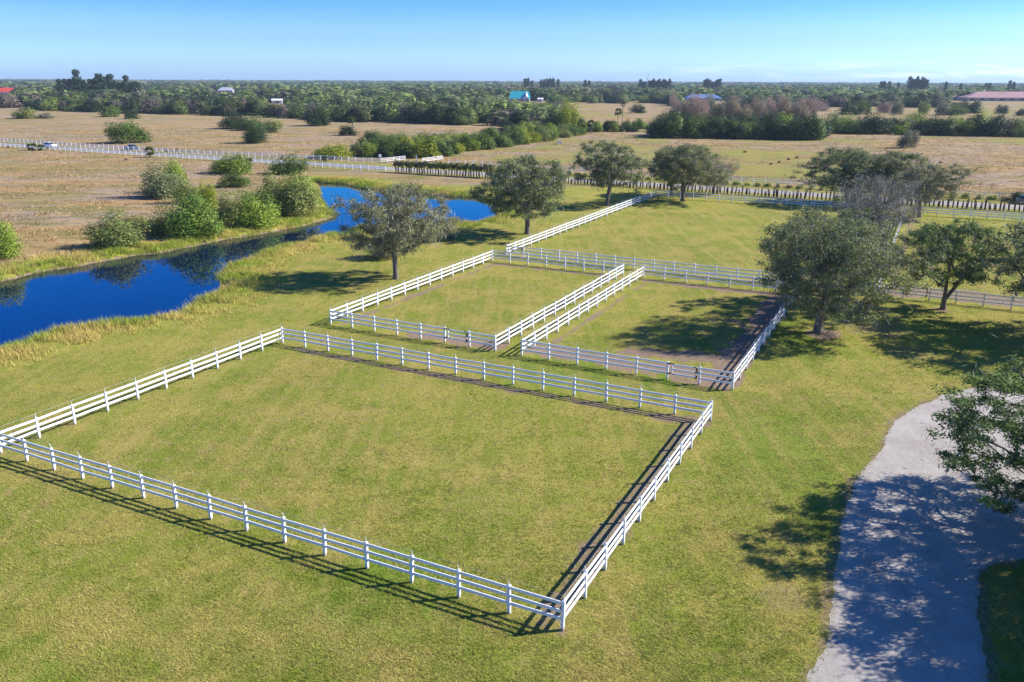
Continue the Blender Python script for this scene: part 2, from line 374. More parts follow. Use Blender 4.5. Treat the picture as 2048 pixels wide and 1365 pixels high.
# ------------------------------------------------------------------ driveway and road
def drive_mat():
    m, t, b = mat('crushed_shell'); co = t.new('ShaderNodeTexCoord').outputs['Object']
    a = t.noise(co, .5, 5, .65); c_ = t.noise(co, 5, 5, .75); d = t.noise(co, 30, 4, .8)
    mp = t.new('ShaderNodeMapping'); mp.inputs['Rotation'].default_value = (0, 0, R(-22)); mp.inputs['Scale'].default_value = (1.3, .16, 1); t.l.new(co, mp.inputs[0])
    s = t.noise(mp.outputs[0], 1, 5, .7, 1.4)
    col = t.mix(t.smooth(a, .3, .7), (.36, .315, .275), (.49, .45, .41)); col = t.mix(t.smooth(c_, .45, .7, 0, .5), col, (.55, .51, .47))
    col = t.mix(t.smooth(s, .42, .66, 0, .3), col, (.31, .26, .225)); col = t.mix(t.smooth(d, .48, .62, 0, .6), col, (.20, .165, .14)); col = t.mix(t.smooth(t.noise(co, 13, 4, .8), .56, .68, 0, .6), col, (.66, .62, .58))
    t.put(b.inputs['Base Color'], col); b.inputs['Roughness'].default_value = .95
    bp = t.new('ShaderNodeBump'); bp.inputs['Strength'].default_value = .8; bp.inputs['Distance'].default_value = .05; t.put(bp.inputs['Height'], d); t.put(b.inputs['Normal'], bp.outputs[0])
    return m
import bmesh
def poly_sheet(name, poly, z, m):
    bm = bmesh.new(); vs = [bm.verts.new((p[0], p[1], z)) for p in poly]; f = bm.faces.new(vs)
    bmesh.ops.triangulate(bm, faces=[f]); bm.normal_update()
    for f in bm.faces:
        if f.normal.z < 0: f.normal_flip()
    me = bpy.data.meshes.new(name); bm.to_mesh(me); bm.free(); me.materials.append(m)
    return inst(name, me)
tag(poly_sheet('driveway', DRIVE, .006, drive_mat()), kind='structure')
def ribbon(name, line, w0, w1, z, m, kind='structure', parent=None):
    line = np.asarray(line); v = []; n = len(line)
    for k in range(n):
        d = line[min(k+1, n-1)]-line[max(k-1, 0)]; d = d/np.linalg.norm(d); nn = np.array([-d[1], d[0]])
        v += [(*(line[k]+nn*w0), z), (*(line[k]+nn*w1), z)]
    o = MB(); o.add(v, [(2*k, 2*k+2, 2*k+3, 2*k+1)[::-1] for k in range(n-1)])
    ob = o.build(name, m, parent)
    return tag(ob, kind=kind)
M_ASPH = flat('worn_asphalt', (.30, .275, .27), .9, .12, 1.2)
M_PAINT = flat('road_paint', (.75, .75, .75), .7, .1, 2)
road = ribbon('road', ROADC, -3.0, 3.0, .006, M_ASPH)
ribbon('road_edge_line', ROADC, 2.65, 2.8, .011, M_PAINT, None, road); ribbon('road_edge_line', ROADC, -2.8, -2.65, .011, M_PAINT, None, road)
ribbon('road_centre_line', ROADC, -.08, .08, .011, flat('yellow_paint', (.6, .42, .05), .7), None, road)
for o in road.children: del_ = o.pop('kind', None) if 'kind' in o else None

# ------------------------------------------------------------------ white paddock fences
def post_mesh(hh=1.33, w=.127):
    b = MB(); b.box((0, 0, hh/2-.05), (w, w, hh+.1)); return b.mesh('post', M_WHITE)
def cap_mesh(hh=1.33, w=.155):
    b = MB(); b.box((0, 0, hh+.02), (w, w, .04)); r = w/2*.93
    b.add([(-r, -r, hh+.04), (r, -r, hh+.04), (r, r, hh+.04), (-r, r, hh+.04), (0, 0, hh+.10)], [(0, 1, 4), (1, 2, 4), (2, 3, 4), (3, 0, 4)])
    return b.mesh('post_cap', M_WHITE)
def pin_mesh(hh=1.33):
    b = MB(); b.tube([(0, 0, hh+.09), (.004, 0, hh+.17), (-.015, 0, hh+.24), (-.05, 0, hh+.30), (-.075, 0, hh+.33)], [.017, .015, .013, .012, .010], 5); return b.mesh('wire_pin', M_WHITE)
def holder_mesh(hh=1.33):
    b = MB(); b.box((0, .085, hh-.12), (.06, .045, .16)); return b.mesh('insulator', M_BLACK)
POST, CAP, PIN, HOLD = post_mesh(), cap_mesh(), pin_mesh(), holder_mesh()
RZ = (1.26, .88, .50)
def make_fence(name, label, group, corners, gates=(), pinned=True, holders=()):
    """corners: list of runs, each ((i0,j0),(i1,j1),bays); gates: (run, bay)"""
    c0 = P(*corners[0][0]); root = empty(name, (c0[0], c0[1], 0)); tag(root, label, 'fence', group)
    done = set(); cnt = 0
    for rn, (a, b, nb) in enumerate(corners):
        A, Bv = P(*a), P(*b); d = (Bv-A)/np.linalg.norm(Bv-A); ang = math.atan2(d[1], d[0])
        pts = [A+(Bv-A)*k/nb for k in range(nb+1)]
        for k, p in enumerate(pts):
            key = (round(p[0], 1), round(p[1], 1))
            if key in done: continue
            done.add(key); cnt += 1
            o = inst('post', POST, root, (p[0]-c0[0], p[1]-c0[1], random.uniform(-.015, .01)), (R(random.gauss(0, .8)), R(random.gauss(0, .8)), ang))
            inst('post_cap', CAP, o)
            if pinned: inst('wire_pin', PIN, o, rot=(0, 0, random.uniform(-.5, .5)+(0 if rn % 2 else math.pi/2)))
            if k in dict(holders).get(rn, ()): inst('insulator', HOLD, o)
        spans = []; st = 0
        for (gr, gb) in gates:
            if gr == rn: spans.append((st, gb)); st = gb+1
        spans.append((st, nb))
        for z in RZ:
            for s0, s1 in spans:
                if s1 <= s0: continue
                mb = MB(); prev = None
                for k in range(s0, s1+1):
                    q = (pts[k][0]-c0[0]+random.gauss(0, .004), pts[k][1]-c0[1]+random.gauss(0, .004), z+random.gauss(0, .013))
                    if prev: mb.beam(prev, q, .042, .14)
                    prev = q
                mb.build('rail', M_WHITE, root)
        if pinned:
            mb = MB(); mb.tube([(p[0]-c0[0]-d[1]*.0, p[1]-c0[1], 1.62+random.gauss(0, .01)) for p in pts], .006, 4); mb.build('electric_wire', M_WIRE, root)
        for (gr, gb) in gates:
            if gr != rn: continue
            a3, b3 = pts[gb]-c0, pts[gb+1]-c0; L = np.linalg.norm(b3-a3)
            g = MB(); f0, f1 = .14, 1-.08
            q0, q1 = a3+(b3-a3)*f0, a3+(b3-a3)*(1-.10)
            for z in (1.22, .86, .50): g.beam((*q0, z), (*q1, z), .045, .12)
            for q in (q0, q1): g.box((q[0], q[1], .86), (.085, .085, .86), ang)
            go = g.build('gate', M_WHITE, root)
            for z in (1.27, .5):
                hb = MB(); s = a3+(b3-a3)*.035; e = a3+(b3-a3)*.2; hb.beam((*s, z), (*e, z), .06, .06); hb.box((s[0], s[1], z), (.19, .19, .09), ang); hb.build('hinge', M_BLACK, go)
            lb = MB(); s = a3+(b3-a3)*.90; e = a3+(b3-a3)*1.0
            lb.box((s[0], s[1], 1.08), (.10, .10, .34), ang); lb.beam((*s, 1.25), (*(a3+(b3-a3)*.80), 1.28), .06, .06)
            lb.box((s[0], s[1], .52), (.10, .10, .26), ang); lb.beam((*s, .42), (*(a3+(b3-a3)*.82), .42), .06, .06)
            lb.beam((*(a3+(b3-a3)*.84), .86), (*e, .86), .07, .10); lb.build('latch', M_BLACK, go)
    return root
FG = 'white three-rail fences enclosing the paddocks'
make_fence('paddock_fence', 'white three-rail fence round the large empty paddock nearest the camera', FG, [((15, 0), (0, 0), 15), ((0, 0), (0, 10), 10), ((0, 10), (15, 10), 15), ((15, 10), (15, 0), 10)], holders=((0, (4, 8, 11)), (1, (7,))))
make_fence('paddock_fence', 'white fence with a black-hinged gate round the middle paddock on the canal side', FG, [((15, 12.62), (8, 12.62), 7), ((8, 12.62), (8, 25.45), 13), ((8, 25.45), (15, 25.45), 7), ((15, 25.45), (15, 12.62), 13)], gates=((0, 5),), holders=((0, (3,)),))
make_fence('paddock_fence', 'white gated fence round the middle paddock that holds the big tree shadow', FG, [((7, 12.62), (0, 12.62), 7), ((0, 12.62), (0, 25.45), 13), ((0, 25.45), (7, 25.45), 7), ((7, 25.45), (7, 12.62), 13)], gates=((0, 5),), holders=((0, (3,)), (1, (2,))))
make_fence('paddock_fence', 'white fence round the wide bright green back paddock', FG, [((15, 27), (-3, 27), 18), ((-3, 27), (-3, 52.7), 26), ((-3, 52.7), (15, 52.7), 18), ((15, 52.7), (15, 27), 26)], gates=((0, 0),), holders=((0, (7,)),))
make_fence('paddock_fence', 'white fence and gate of the right-hand back paddock, behind the forked oak', FG, [((-4, 26.95), (-14, 26.95), 10), ((-4, 52.65), (-14, 52.65), 10)], gates=((0, 0),))
for r_ in [x for x in COL.objects if x.name == 'paddock_fence.004']:       # short links to the shared side
    c0 = P(-4, 26.95)
    for j0 in (26.95, 52.65):
        a = P(-3.03, j0)-c0; b_ = P(-4, j0)-c0
        for z in RZ:
            mb = MB(); mb.beam((*a, z-.004), (*b_, z-.004), .042, .14); mb.build('rail', M_WHITE, r_)

# road fences
def line_points(line, step, start=0.0):
    line = np.asarray(line); L = np.linalg.norm(np.diff(line, axis=0), axis=1); cum = np.concatenate([[0], np.cumsum(L)])
    s = np.arange(start, cum[-1]+1e-6, step)
    return [np.array([np.interp(t, cum, line[:, 0]), np.interp(t, cum, line[:, 1])]) for t in s]
def road_fence(label, line, step=2.44, rails=RZ, rail_h=.12, group='white fences along the country road'):
    pts = line_points(line, step); c0 = pts[0]; root = empty('roadside_fence', (*c0, 0)); tag(root, label, 'fence', group)
    for k, p in enumerate(pts[:100]):
        d = (pts[min(k+1, len(pts)-1)]-pts[max(k-1, 0)]); o = inst('post', POST, root, (*(p-c0), 0), (0, 0, math.atan2(d[1], d[0])))
        inst('post_cap', CAP, o)
    for z in rails:
        mb = MB()
        for a, b in zip(pts[:-1], pts[1:]): mb.beam((*(a-c0), z), (*(b-c0), z), .04, rail_h)
        mb.build('rail', M_WHITE, root)
    return root
road_fence('white fence on the near side of the road, ending where the trimmed hedge row begins', NEARF)
road_fence('white fence on the far side of the road, curving in to the field entrance', np.concatenate([FARF, pxw([(784, 326.5), (812, 323)])]))
road_fence('short bright white wing fence right of the field entrance gap', pxw([(842, 328), (869, 324.5), (889, 321.5)]), 2.3)
road_fence('long low two-rail fence behind the road on the right half', FARR, 2.6, (1.15, .65), .1)
b = MB(); b.box((0, 0, .85), (.22, .22, 1.7)); gp_ = b.build('gate_post', M_WHITE, None, (*G(830, 325), 0)); tag(gp_, 'lone tall white post standing in the field entrance gap', 'gate post')

# ------------------------------------------------------------------ foliage generators
def cards(cen, size, r, aspect=.45, flatz=0.0, updir=None, outn=None, ow=.6):
    n = len(cen); d = r.normal(size=(n, 3))
    if outn is not None:                                  # leaf faces look mostly outward from their clump
        m = r.normal(size=(n, 3)); m /= np.linalg.norm(m, axis=1)[:, None]
        m = outn/(np.linalg.norm(outn, axis=1)[:, None]+1e-6)*ow+m*(1-ow)*1.2; m /= np.linalg.norm(m, axis=1)[:, None]
        d = np.cross(m, d); d /= np.linalg.norm(d, axis=1)[:, None]; e = np.cross(m, d)
        s = size*(.6+.8*r.random(n))[:, None]
        return np.stack([cen-d*s, cen+e*s*aspect, cen+d*s, cen-e*s*aspect], 1).reshape(-1, 3), np.arange(4*n).reshape(n, 4)
    if updir is not None: d = d*.45+np.asarray(updir)
    d /= np.linalg.norm(d, axis=1)[:, None]
    e = np.cross(d, r.normal(size=(n, 3))); e /= np.linalg.norm(e, axis=1)[:, None]
    if flatz:                                             # lean the leaf planes toward horizontal
        e[:, 2] *= (1-flatz); d[:, 2] *= (1-flatz)
    s = size*(.6+.8*r.random(n))[:, None]
    v = np.stack([cen-d*s, cen+e*s*aspect, cen+d*s, cen-e*s*aspect], 1).reshape(-1, 3)
    f = np.arange(4*n).reshape(n, 4)
    return v, f
def bumps(r, k=9, amp=.3, p=5):
    a = r.normal(size=(k, 3)); a /= np.linalg.norm(a, axis=1)[:, None]; w = r.uniform(-.6, 1, k)*amp
    return lambda d: 1+(np.maximum(0, d@a.T)**p)@w
def bush_arrays(seed, n=2600, leaf=.045, lumps=26, aspect=.45, openness=.35, tall=1.0, ground=True, topw=.5):
    """unit bush: width 1 (radius .5), height 1"""
    r = np.random.default_rng(seed); bf = bumps(r, 10, .35, 4)
    d = r.normal(size=(lumps*4, 3)); d /= np.linalg.norm(d, axis=1)[:, None]; d = d[d[:, 2] > (-.25 if ground else -.75)][:lumps]
    rad = .5*(r.random(len(d))**.35)*.78
    c = d*rad[:, None]*bf(d)[:, None]*np.array([1, 1, 1])
    lr = r.uniform(.15, .25, len(c)); k = r.integers(0, len(c), n)
    q = r.normal(size=(n, 3)); q /= np.linalg.norm(q, axis=1)[:, None]
    rr_ = r.random(n)**.4
    p = c[k]+q*(lr[k]*rr_)[:, None]
    out = q*.8+c[k]*1.6+np.array([0, 0, .12])
    if ground: p[:, 2] = (p[:, 2]+.12)/.62; lowm = p[:, 2] < .02; p[:, 2] = np.where(lowm, r.random(n)*.35, p[:, 2])
    else: p[:, 2] = p[:, 2]+.5
    rad_ = np.quantile(np.linalg.norm(p[:, :2], axis=1), .985); p[:, :2] *= .5/rad_
    top = np.quantile(p[:, 2], .99); p[:, 2] = np.clip(p[:, 2]/top, .01, 1.15)
    tone = np.clip(r.normal(.5, .16, n)+(_tab[(k*7) % 256, seed % 256]-.5)*.45, 0, 1)
    if aspect < .2: v, f = cards(p, leaf, r, aspect)
    else: v, f = cards(p, leaf, r, aspect, outn=out, ow=.82 if n < 500 else (.72 if n < 2500 else .6))
    if n < 500: tone = .5+(tone-.5)*.55
    return v, f, np.repeat(tone, 4)
def mk_leaf(name, arr, m=None, extra=None):
    v, f, t_ = arr
    return mesh_np(name, v, [f], (m or M_LEAF,), attrs=dict(tone=t_))
def palm_arrays(seed, n=30, h=1.0, cr=.5):
    """crown of fan leaves, unit: crown radius .5 about z=0"""
    r = np.random.default_rng(seed); V_, F_, T_ = [], [], []; b = 0
    for k in range(n):
        az = r.uniform(0, 2*math.pi); el = r.uniform(-.7, 1.35); L = r.uniform(.28, .38)
        d = np.array([math.cos(az)*math.cos(el), math.sin(az)*math.cos(el), math.sin(el)])
        s = np.cross(d, [0, 0, 1.]); s /= np.linalg.norm(s)+1e-6; u = np.cross(s, d); hub = d*L*.55; tn = r.uniform(.2, .9)
        for a in np.linspace(-1.25, 1.25, 11):
            t_ = (d*math.cos(a)+s*math.sin(a))*L*.75; t_[2] -= .05+.05*abs(a)
            w_ = (s*math.cos(a)-d*math.sin(a))*.028
            V_ += [hub, hub+t_*.55+w_, hub+t_, hub+t_*.55-w_]; F_.append([b, b+1, b+2, b+3]); b += 4; T_ += [tn]*4
    return np.array(V_), np.array(F_), np.array(T_)
def wood_graph(r, trunk_pts, targets, step=.55, fork=False):
    nodes = [np.array(p, float) for p in trunk_pts]; par = [-1]+list(range(len(nodes)-1)); base = len(nodes)
    if fork:
        for s in range(1, 7): nodes.append(nodes[2]+np.array([.38*s, .05*s, .46*s])); par.append(2 if s == 1 else len(nodes)-2)
    org = nodes[base-1]; lens = [0.0]*len(nodes)
    order = np.argsort(np.linalg.norm(targets-org, axis=1)); first = max(1, int(base*.62)); tips = []
    N = np.array(nodes)
    for k in order:
        tpt = targets[k]; cand = np.array(nodes[first:]); dd = np.linalg.norm(cand-tpt, axis=1)
        cost = dd+np.array(lens[first:])*.28+np.maximum(0, cand[:, 2]-tpt[2])*.5
        q = int(np.argmin(cost))+first; a = nodes[q]; L = np.linalg.norm(tpt-a); m_ = max(1, int(L/step))
        side = r.normal(0, .12, 3)*L
        for s in range(1, m_+1):
            f = s/m_; p = a+(tpt-a)*f+side*math.sin(math.pi*f)*.6+np.array([0, 0, 1])*math.sin(math.pi*f)*L*.06+r.normal(0, .03, 3)
            nodes.append(p); par.append(q if s == 1 else len(nodes)-2); lens.append(lens[par[-1]]+L/m_)
        tips.append(len(nodes)-1)
    n = len(nodes); area = np.zeros(n)
    for t_ in tips: area[t_] += 1
    for k in range(n-1, 0, -1): area[par[k]] += area[k]
    return np.array(nodes), np.array(par), area
def oak_meshes(seed, W=12., Hh=11., bole=2.6, nclump=330, per=110, leaf=.11, low=.28, rt=.33, moss=.35, hole=.42, fork=False, flatc=.6, cs0=1., twig=22, cap=False):
    r = np.random.default_rng(seed); bf = bumps(r, 14, .55, 6); bf2 = bumps(r, 34, .34, 16)
    zc = Hh*(low+1)/2; hz = Hh*(1-low)/2
    tg = []
    nz = r.normal(size=(40, 3)); nzw = r.uniform(.5, 1.5, 40)
    while len(tg) < nclump:
        d = r.normal(size=3); d /= np.linalg.norm(d); 
        rad = r.random()**.42
        s = float(bf(d[None])[0]*bf2(d[None])[0])
        p = np.array([d[0]*W/2*rad*s, d[1]*W/2*rad*s, zc+d[2]*hz*rad*(s*.5+.5)])
        if p[2] < Hh*low*.9 and rad < .75: continue
        if p[2] < bole*.8: continue
        g = math.sin(p[0]*1.15+seed)*math.sin(p[1]*1.3+seed*2)*math.sin(p[2]*1.6+seed*3)
        if g < -hole*.35 and r.random() < .9: continue
        tg.append(p)
    tg = np.array(tg)
    tg[:, :2] *= (W/2)/np.quantile(np.linalg.norm(tg[:, :2], axis=1), .90); tg[:, 2] = bole*.8+(tg[:, 2]-bole*.8)*(Hh-bole*.8)/(tg[:, 2].max()-bole*.8)
    if cap:
        rad_ = np.linalg.norm(tg[:, :2], axis=1); tg[:, :2] *= np.minimum(1, (W*.52)/np.maximum(rad_, .1)*(.86+.14*r.random(len(tg))))[:, None]
    lean = r.normal(0, .25, 2)
    tp = [np.array([lean[0]*t_*t_, lean[1]*t_*t_, bole*1.55*t_-.15*(t_ == 0)]) for t_ in np.linspace(0, 1, 8)]
    nodes, par, area = wood_graph(r, tp, tg, .6, fork)
    tot = area[0]; rad = rt*(area/tot)**.46; rad = np.maximum(rad, .012); rad[0] = rt*1.45; rad[1] = rt*1.08
    mb = MB()
    for k in range(1, len(nodes)):
        if rad[k] < .013 and r.random() < .35: continue
        ns = 10 if rad[k] > .12 else (6 if rad[k] > .04 else 3)
        mb.tube([nodes[par[k]], nodes[k]], [min(rad[par[k]], rad[k]*1.25) if k > 7 and par[k] != 2 else rad[par[k]]*(.8 if k > 7 else 1), rad[k]], ns, cap=False)
    wood = mb.mesh('trunk', M_BARK, smooth=True)
    # leaves
    n = nclump*per; k = np.repeat(np.arange(nclump), per)
    cs = r.uniform(.32, .62, nclump)[k]*W/12*cs0
    q = r.normal(size=(n, 3))*np.array([1, 1, flatc])*cs[:, None]*.62
    p = tg[k]+q
    ct = r.normal(0, .16, nclump)
    tone = np.clip(.48+ct[k]+r.normal(0, .17, n), 0, 1)
    v, f = cards(p, leaf, r, .42, outn=q/cs[:, None]*1.1+(tg[k]-np.array([0, 0, zc-hz*.6]))/np.array([W/2, W/2, hz])*.7+np.array([0, 0, .35]), ow=.5)
    V_ = [v]; T_ = [np.repeat(tone, 4)]; F_ = [f]; mi = [np.zeros(len(f), int)]; b = len(v)
    # grey twigs and hanging moss
    nt = nclump*twig; kk = r.integers(0, nclump, nt); pt = tg[kk]+r.normal(size=(nt, 3))*.5*W/12
    v, f = cards(pt, leaf*2.6, r, .045); V_.append(v); T_.append(np.full(len(v), .5)); F_.append(f+b); mi.append(np.full(len(f), 1)); b += len(v)
    nm = int(nclump*9*moss)
    if nm:
        kk = r.integers(0, nclump, nm); pm = tg[kk]+r.normal(size=(nm, 3))*.45*W/12; pm[:, 2] -= .35
        v, f = cards(pm, .30, r, .13, updir=(0, 0, 1.6)); V_.append(v); T_.append(np.full(len(v), .5)); F_.append(f+b); mi.append(np.full(len(f), 1))
    crown = mesh_np('crown', np.concatenate(V_), F_, (M_LEAF, M_MOSS), np.concatenate(mi), dict(tone=np.concatenate(T_)))
    return wood, crown

# ------------------------------------------------------------------ the oaks
OAKS = {}
def oak(key, **kw):
    OAKS[key] = (oak_meshes(**kw), kw['W'], kw['Hh'])
oak('sparse', seed=3, W=12.2, Hh=10.6, bole=2.9, nclump=340, per=125, leaf=.105, low=.30, rt=.30, moss=.45, hole=.25, twig=34)
oak('dense', seed=8, W=11.5, Hh=11.0, bole=2.8, nclump=380, per=110, leaf=.12, low=.26, rt=.34, moss=.5, hole=.25)
oak('big', seed=15, W=12.8, Hh=11.8, bole=2.6, nclump=560, per=90, leaf=.105, low=.20, rt=.36, moss=.22, hole=.2)
oak('forked', seed=21, W=10.5, Hh=8.8, bole=2.0, nclump=260, per=130, leaf=.10, low=.30, rt=.26, moss=.1, hole=.4, fork=True)
oak('round', seed=34, W=10., Hh=10.2, bole=2.7, nclump=300, per=95, leaf=.12, low=.28, rt=.30, moss=.5, hole=.4)
oak('fine', seed=41, W=16.5, Hh=11.5, bole=2.6, nclump=1300, per=125, leaf=.082, low=.16, rt=.42, moss=.03, hole=.1, cs0=.50, twig=7, cap=True)
oak('bare', seed=55, W=9., Hh=8.6, bole=2.2, nclump=300, per=14, leaf=.09, low=.22, rt=.24, moss=.4, hole=.5, twig=85)
def place_oak(key, base, x0, x1, top, label, tint, rz, xy=None, W=None, Hh=None, name='oak_tree', cat='tree', group='oaks around the paddocks'):
    (wood, crown), w0, h0 = OAKS[key]
    p = G(*base) if xy is None else np.array(xy); s = ppm(*p)
    ww = (x1-x0)/s if W is None else W; hh = height_for(p[0], p[1], top) if Hh is None else Hh
    sx, sz = ww/w0*.96, hh/h0*.97
    root = empty(name, (p[0], p[1], 0), rz); root.scale = (sx, sx, sz); tag(root, label, cat, group)
    t_ = inst('trunk', wood, root); c = inst('crown', crown, root, color=tint)
    return root
OG = (.25, .27, .10); OG2 = (.21, .245, .085); OG3 = (.30, .295, .14); OD = (.14, .21, .05)
place_oak('sparse', (791, 560), 702, 908, 368, 'sparse grey-green oak standing alone between the pond and the middle paddock', OG3, .4)
place_oak('dense', (1053, 468), 968, 1143, 312, 'dense dark oak at the right end of the pond, left of the back paddock fence', OG2, 1.2)
place_oak('round', (1212, 410), 1156, 1286, 281, 'round mossy oak left of the back paddock side fence', OG2, 2.6)
place_oak('dense', (1363, 400), 1300, 1432, 284, 'oak with a dark slim trunk just inside the far corner of the back paddock', OG, 4.0)
place_oak('round', (1340, 388), 1296, 1400, 288, 'oak behind the far left corner of the back paddock, crown merged with its neighbour', OG2, .9)
place_oak('bare', (1425, 386), 1392, 1472, 306, 'pale thin oak behind the back fence, right of the slim-trunked oak', OG3, 5.1)
place_oak('dense', (1690, 402), 1606, 1772, 291, 'broad dark oak with drooping left side behind the back paddock fence', OG2, 2.2)
place_oak('dense', (1775, 405), 1700, 1856, 297, 'grey-green oak in the middle of the row behind the back fence', OG, 5.0)
place_oak('round', (1836, 428), 1768, 1903, 318, 'open oak with a clear dark trunk at the corner of the right-hand back paddock', OG3, .2)
place_oak('bare', (1738, 482), 1656, 1806, 346, 'nearly leafless grey oak behind the biggest oak', (.17, .155, .12), 1.4)
place_oak('big', (1635, 660), 1496, 1775, 403, 'biggest oak, spreading over the right fence of the shaded paddock', OG2, .6)
place_oak('round', (1690, 603), 1610, 1800, 425, 'oak half hidden behind the right side of the biggest oak', OG, 3.5)
place_oak('forked', (1885, 612), 1800, 2012, 430, 'small green oak with a forked leaning trunk beside the right-hand gate', OD, .15)
place_oak('dense', (2168, 668), 0, 0, 0, 'dark oak cut off by the right edge of the photo, above the right-hand fence', OG2, 2.9, W=17., Hh=10.4)
place_oak('fine', None, 0, 0, 0, 'nearest oak, its leafy branches reaching in from the right edge over the gravel driveway', OD, 2.0, xy=(30.9, 35.2), W=19.8, Hh=9.6)
place_oak('forked', None, 0, 0, 0, 'oak just out of frame at lower right whose branches shade the driveway', OD, .7, xy=(27.6, 27.2), W=12.2, Hh=8.6)

# ------------------------------------------------------------------ shrubs
DKG = (.045, .085, .026); MID = (.125, .19, .038); BRT = (.24, .32, .045); OLV = (.24, .27, .075); GRY = (.22, .22, .13); YEL = (.30, .34, .030); PUR = (.34, .235, .20)
BUSH = [mk_leaf('foliage', bush_arrays(100+k, 7500, .025, 34, .45)) for k in range(5)]
BUSHL = [mk_leaf('foliage', bush_arrays(200+k, 2000, .042, 26, .5)) for k in range(5)]
TREEL = [mk_leaf('foliage', bush_arrays(300+k, 2000, .040, 26, .5, ground=False)) for k in range(3)]
TWIG = [mk_leaf('foliage', bush_arrays(400+k, 6500, .050, 34, .10)) for k in range(3)]
PALMC = [mk_leaf('fronds', palm_arrays(500+k)) for k in range(3)]
def shrub(kind, x0, x1, base, top, tint, label=None, group=None, name='shrub', cat='shrub', rnd=random):
    x = (x0+x1)/2; p = G(x, base); s = ppm(*p); ww = (x1-x0)/s; pc = p+np.array([0, ww*.32])
    hh = height_for(pc[0], pc[1], top); me = rnd.choice({'b': BUSH, 'l': BUSHL, 't': TWIG}[kind])
    tt = tuple(np.clip(np.array(tint)*(1+rnd.uniform(-.15, .15)), 0, 1))
    o = inst(name, me, None, (pc[0], pc[1], 0), (0, 0, rnd.uniform(0, 6.3)), (ww*1.08, ww*1.08, hh*.96), tt)
    return tag(o, label, cat, group)
trunk_m = MB(); trunk_m.tube([(0, 0, -.05), (.01, 0, .5), (0, .01, 1.0)], [.5, .42, .45], 7); PTRUNK = trunk_m.mesh('trunk', flat('palm_trunk', (.20, .165, .13), .9, .3, 9))
def palm(x, base, top, wpx, label, group=None, tint=(.09, .125, .03), rnd=random):
    p = G(x, base); s = ppm(*p); W = wpx/s; hh = height_for(p[0], p[1], top)
    root = empty('palm', (*p, 0), rnd.uniform(0, 6)); tag(root, label, 'palm', group)
    ch = max(.3, hh-W*.42)
    inst('trunk', PTRUNK, root, sc=(.42, .42, ch)); inst('fronds', rnd.choice(PALMC), root, (0, 0, ch), sc=(W, W, W*.95), color=tint)
    return root
CB = 'shrubs along the canal bank'
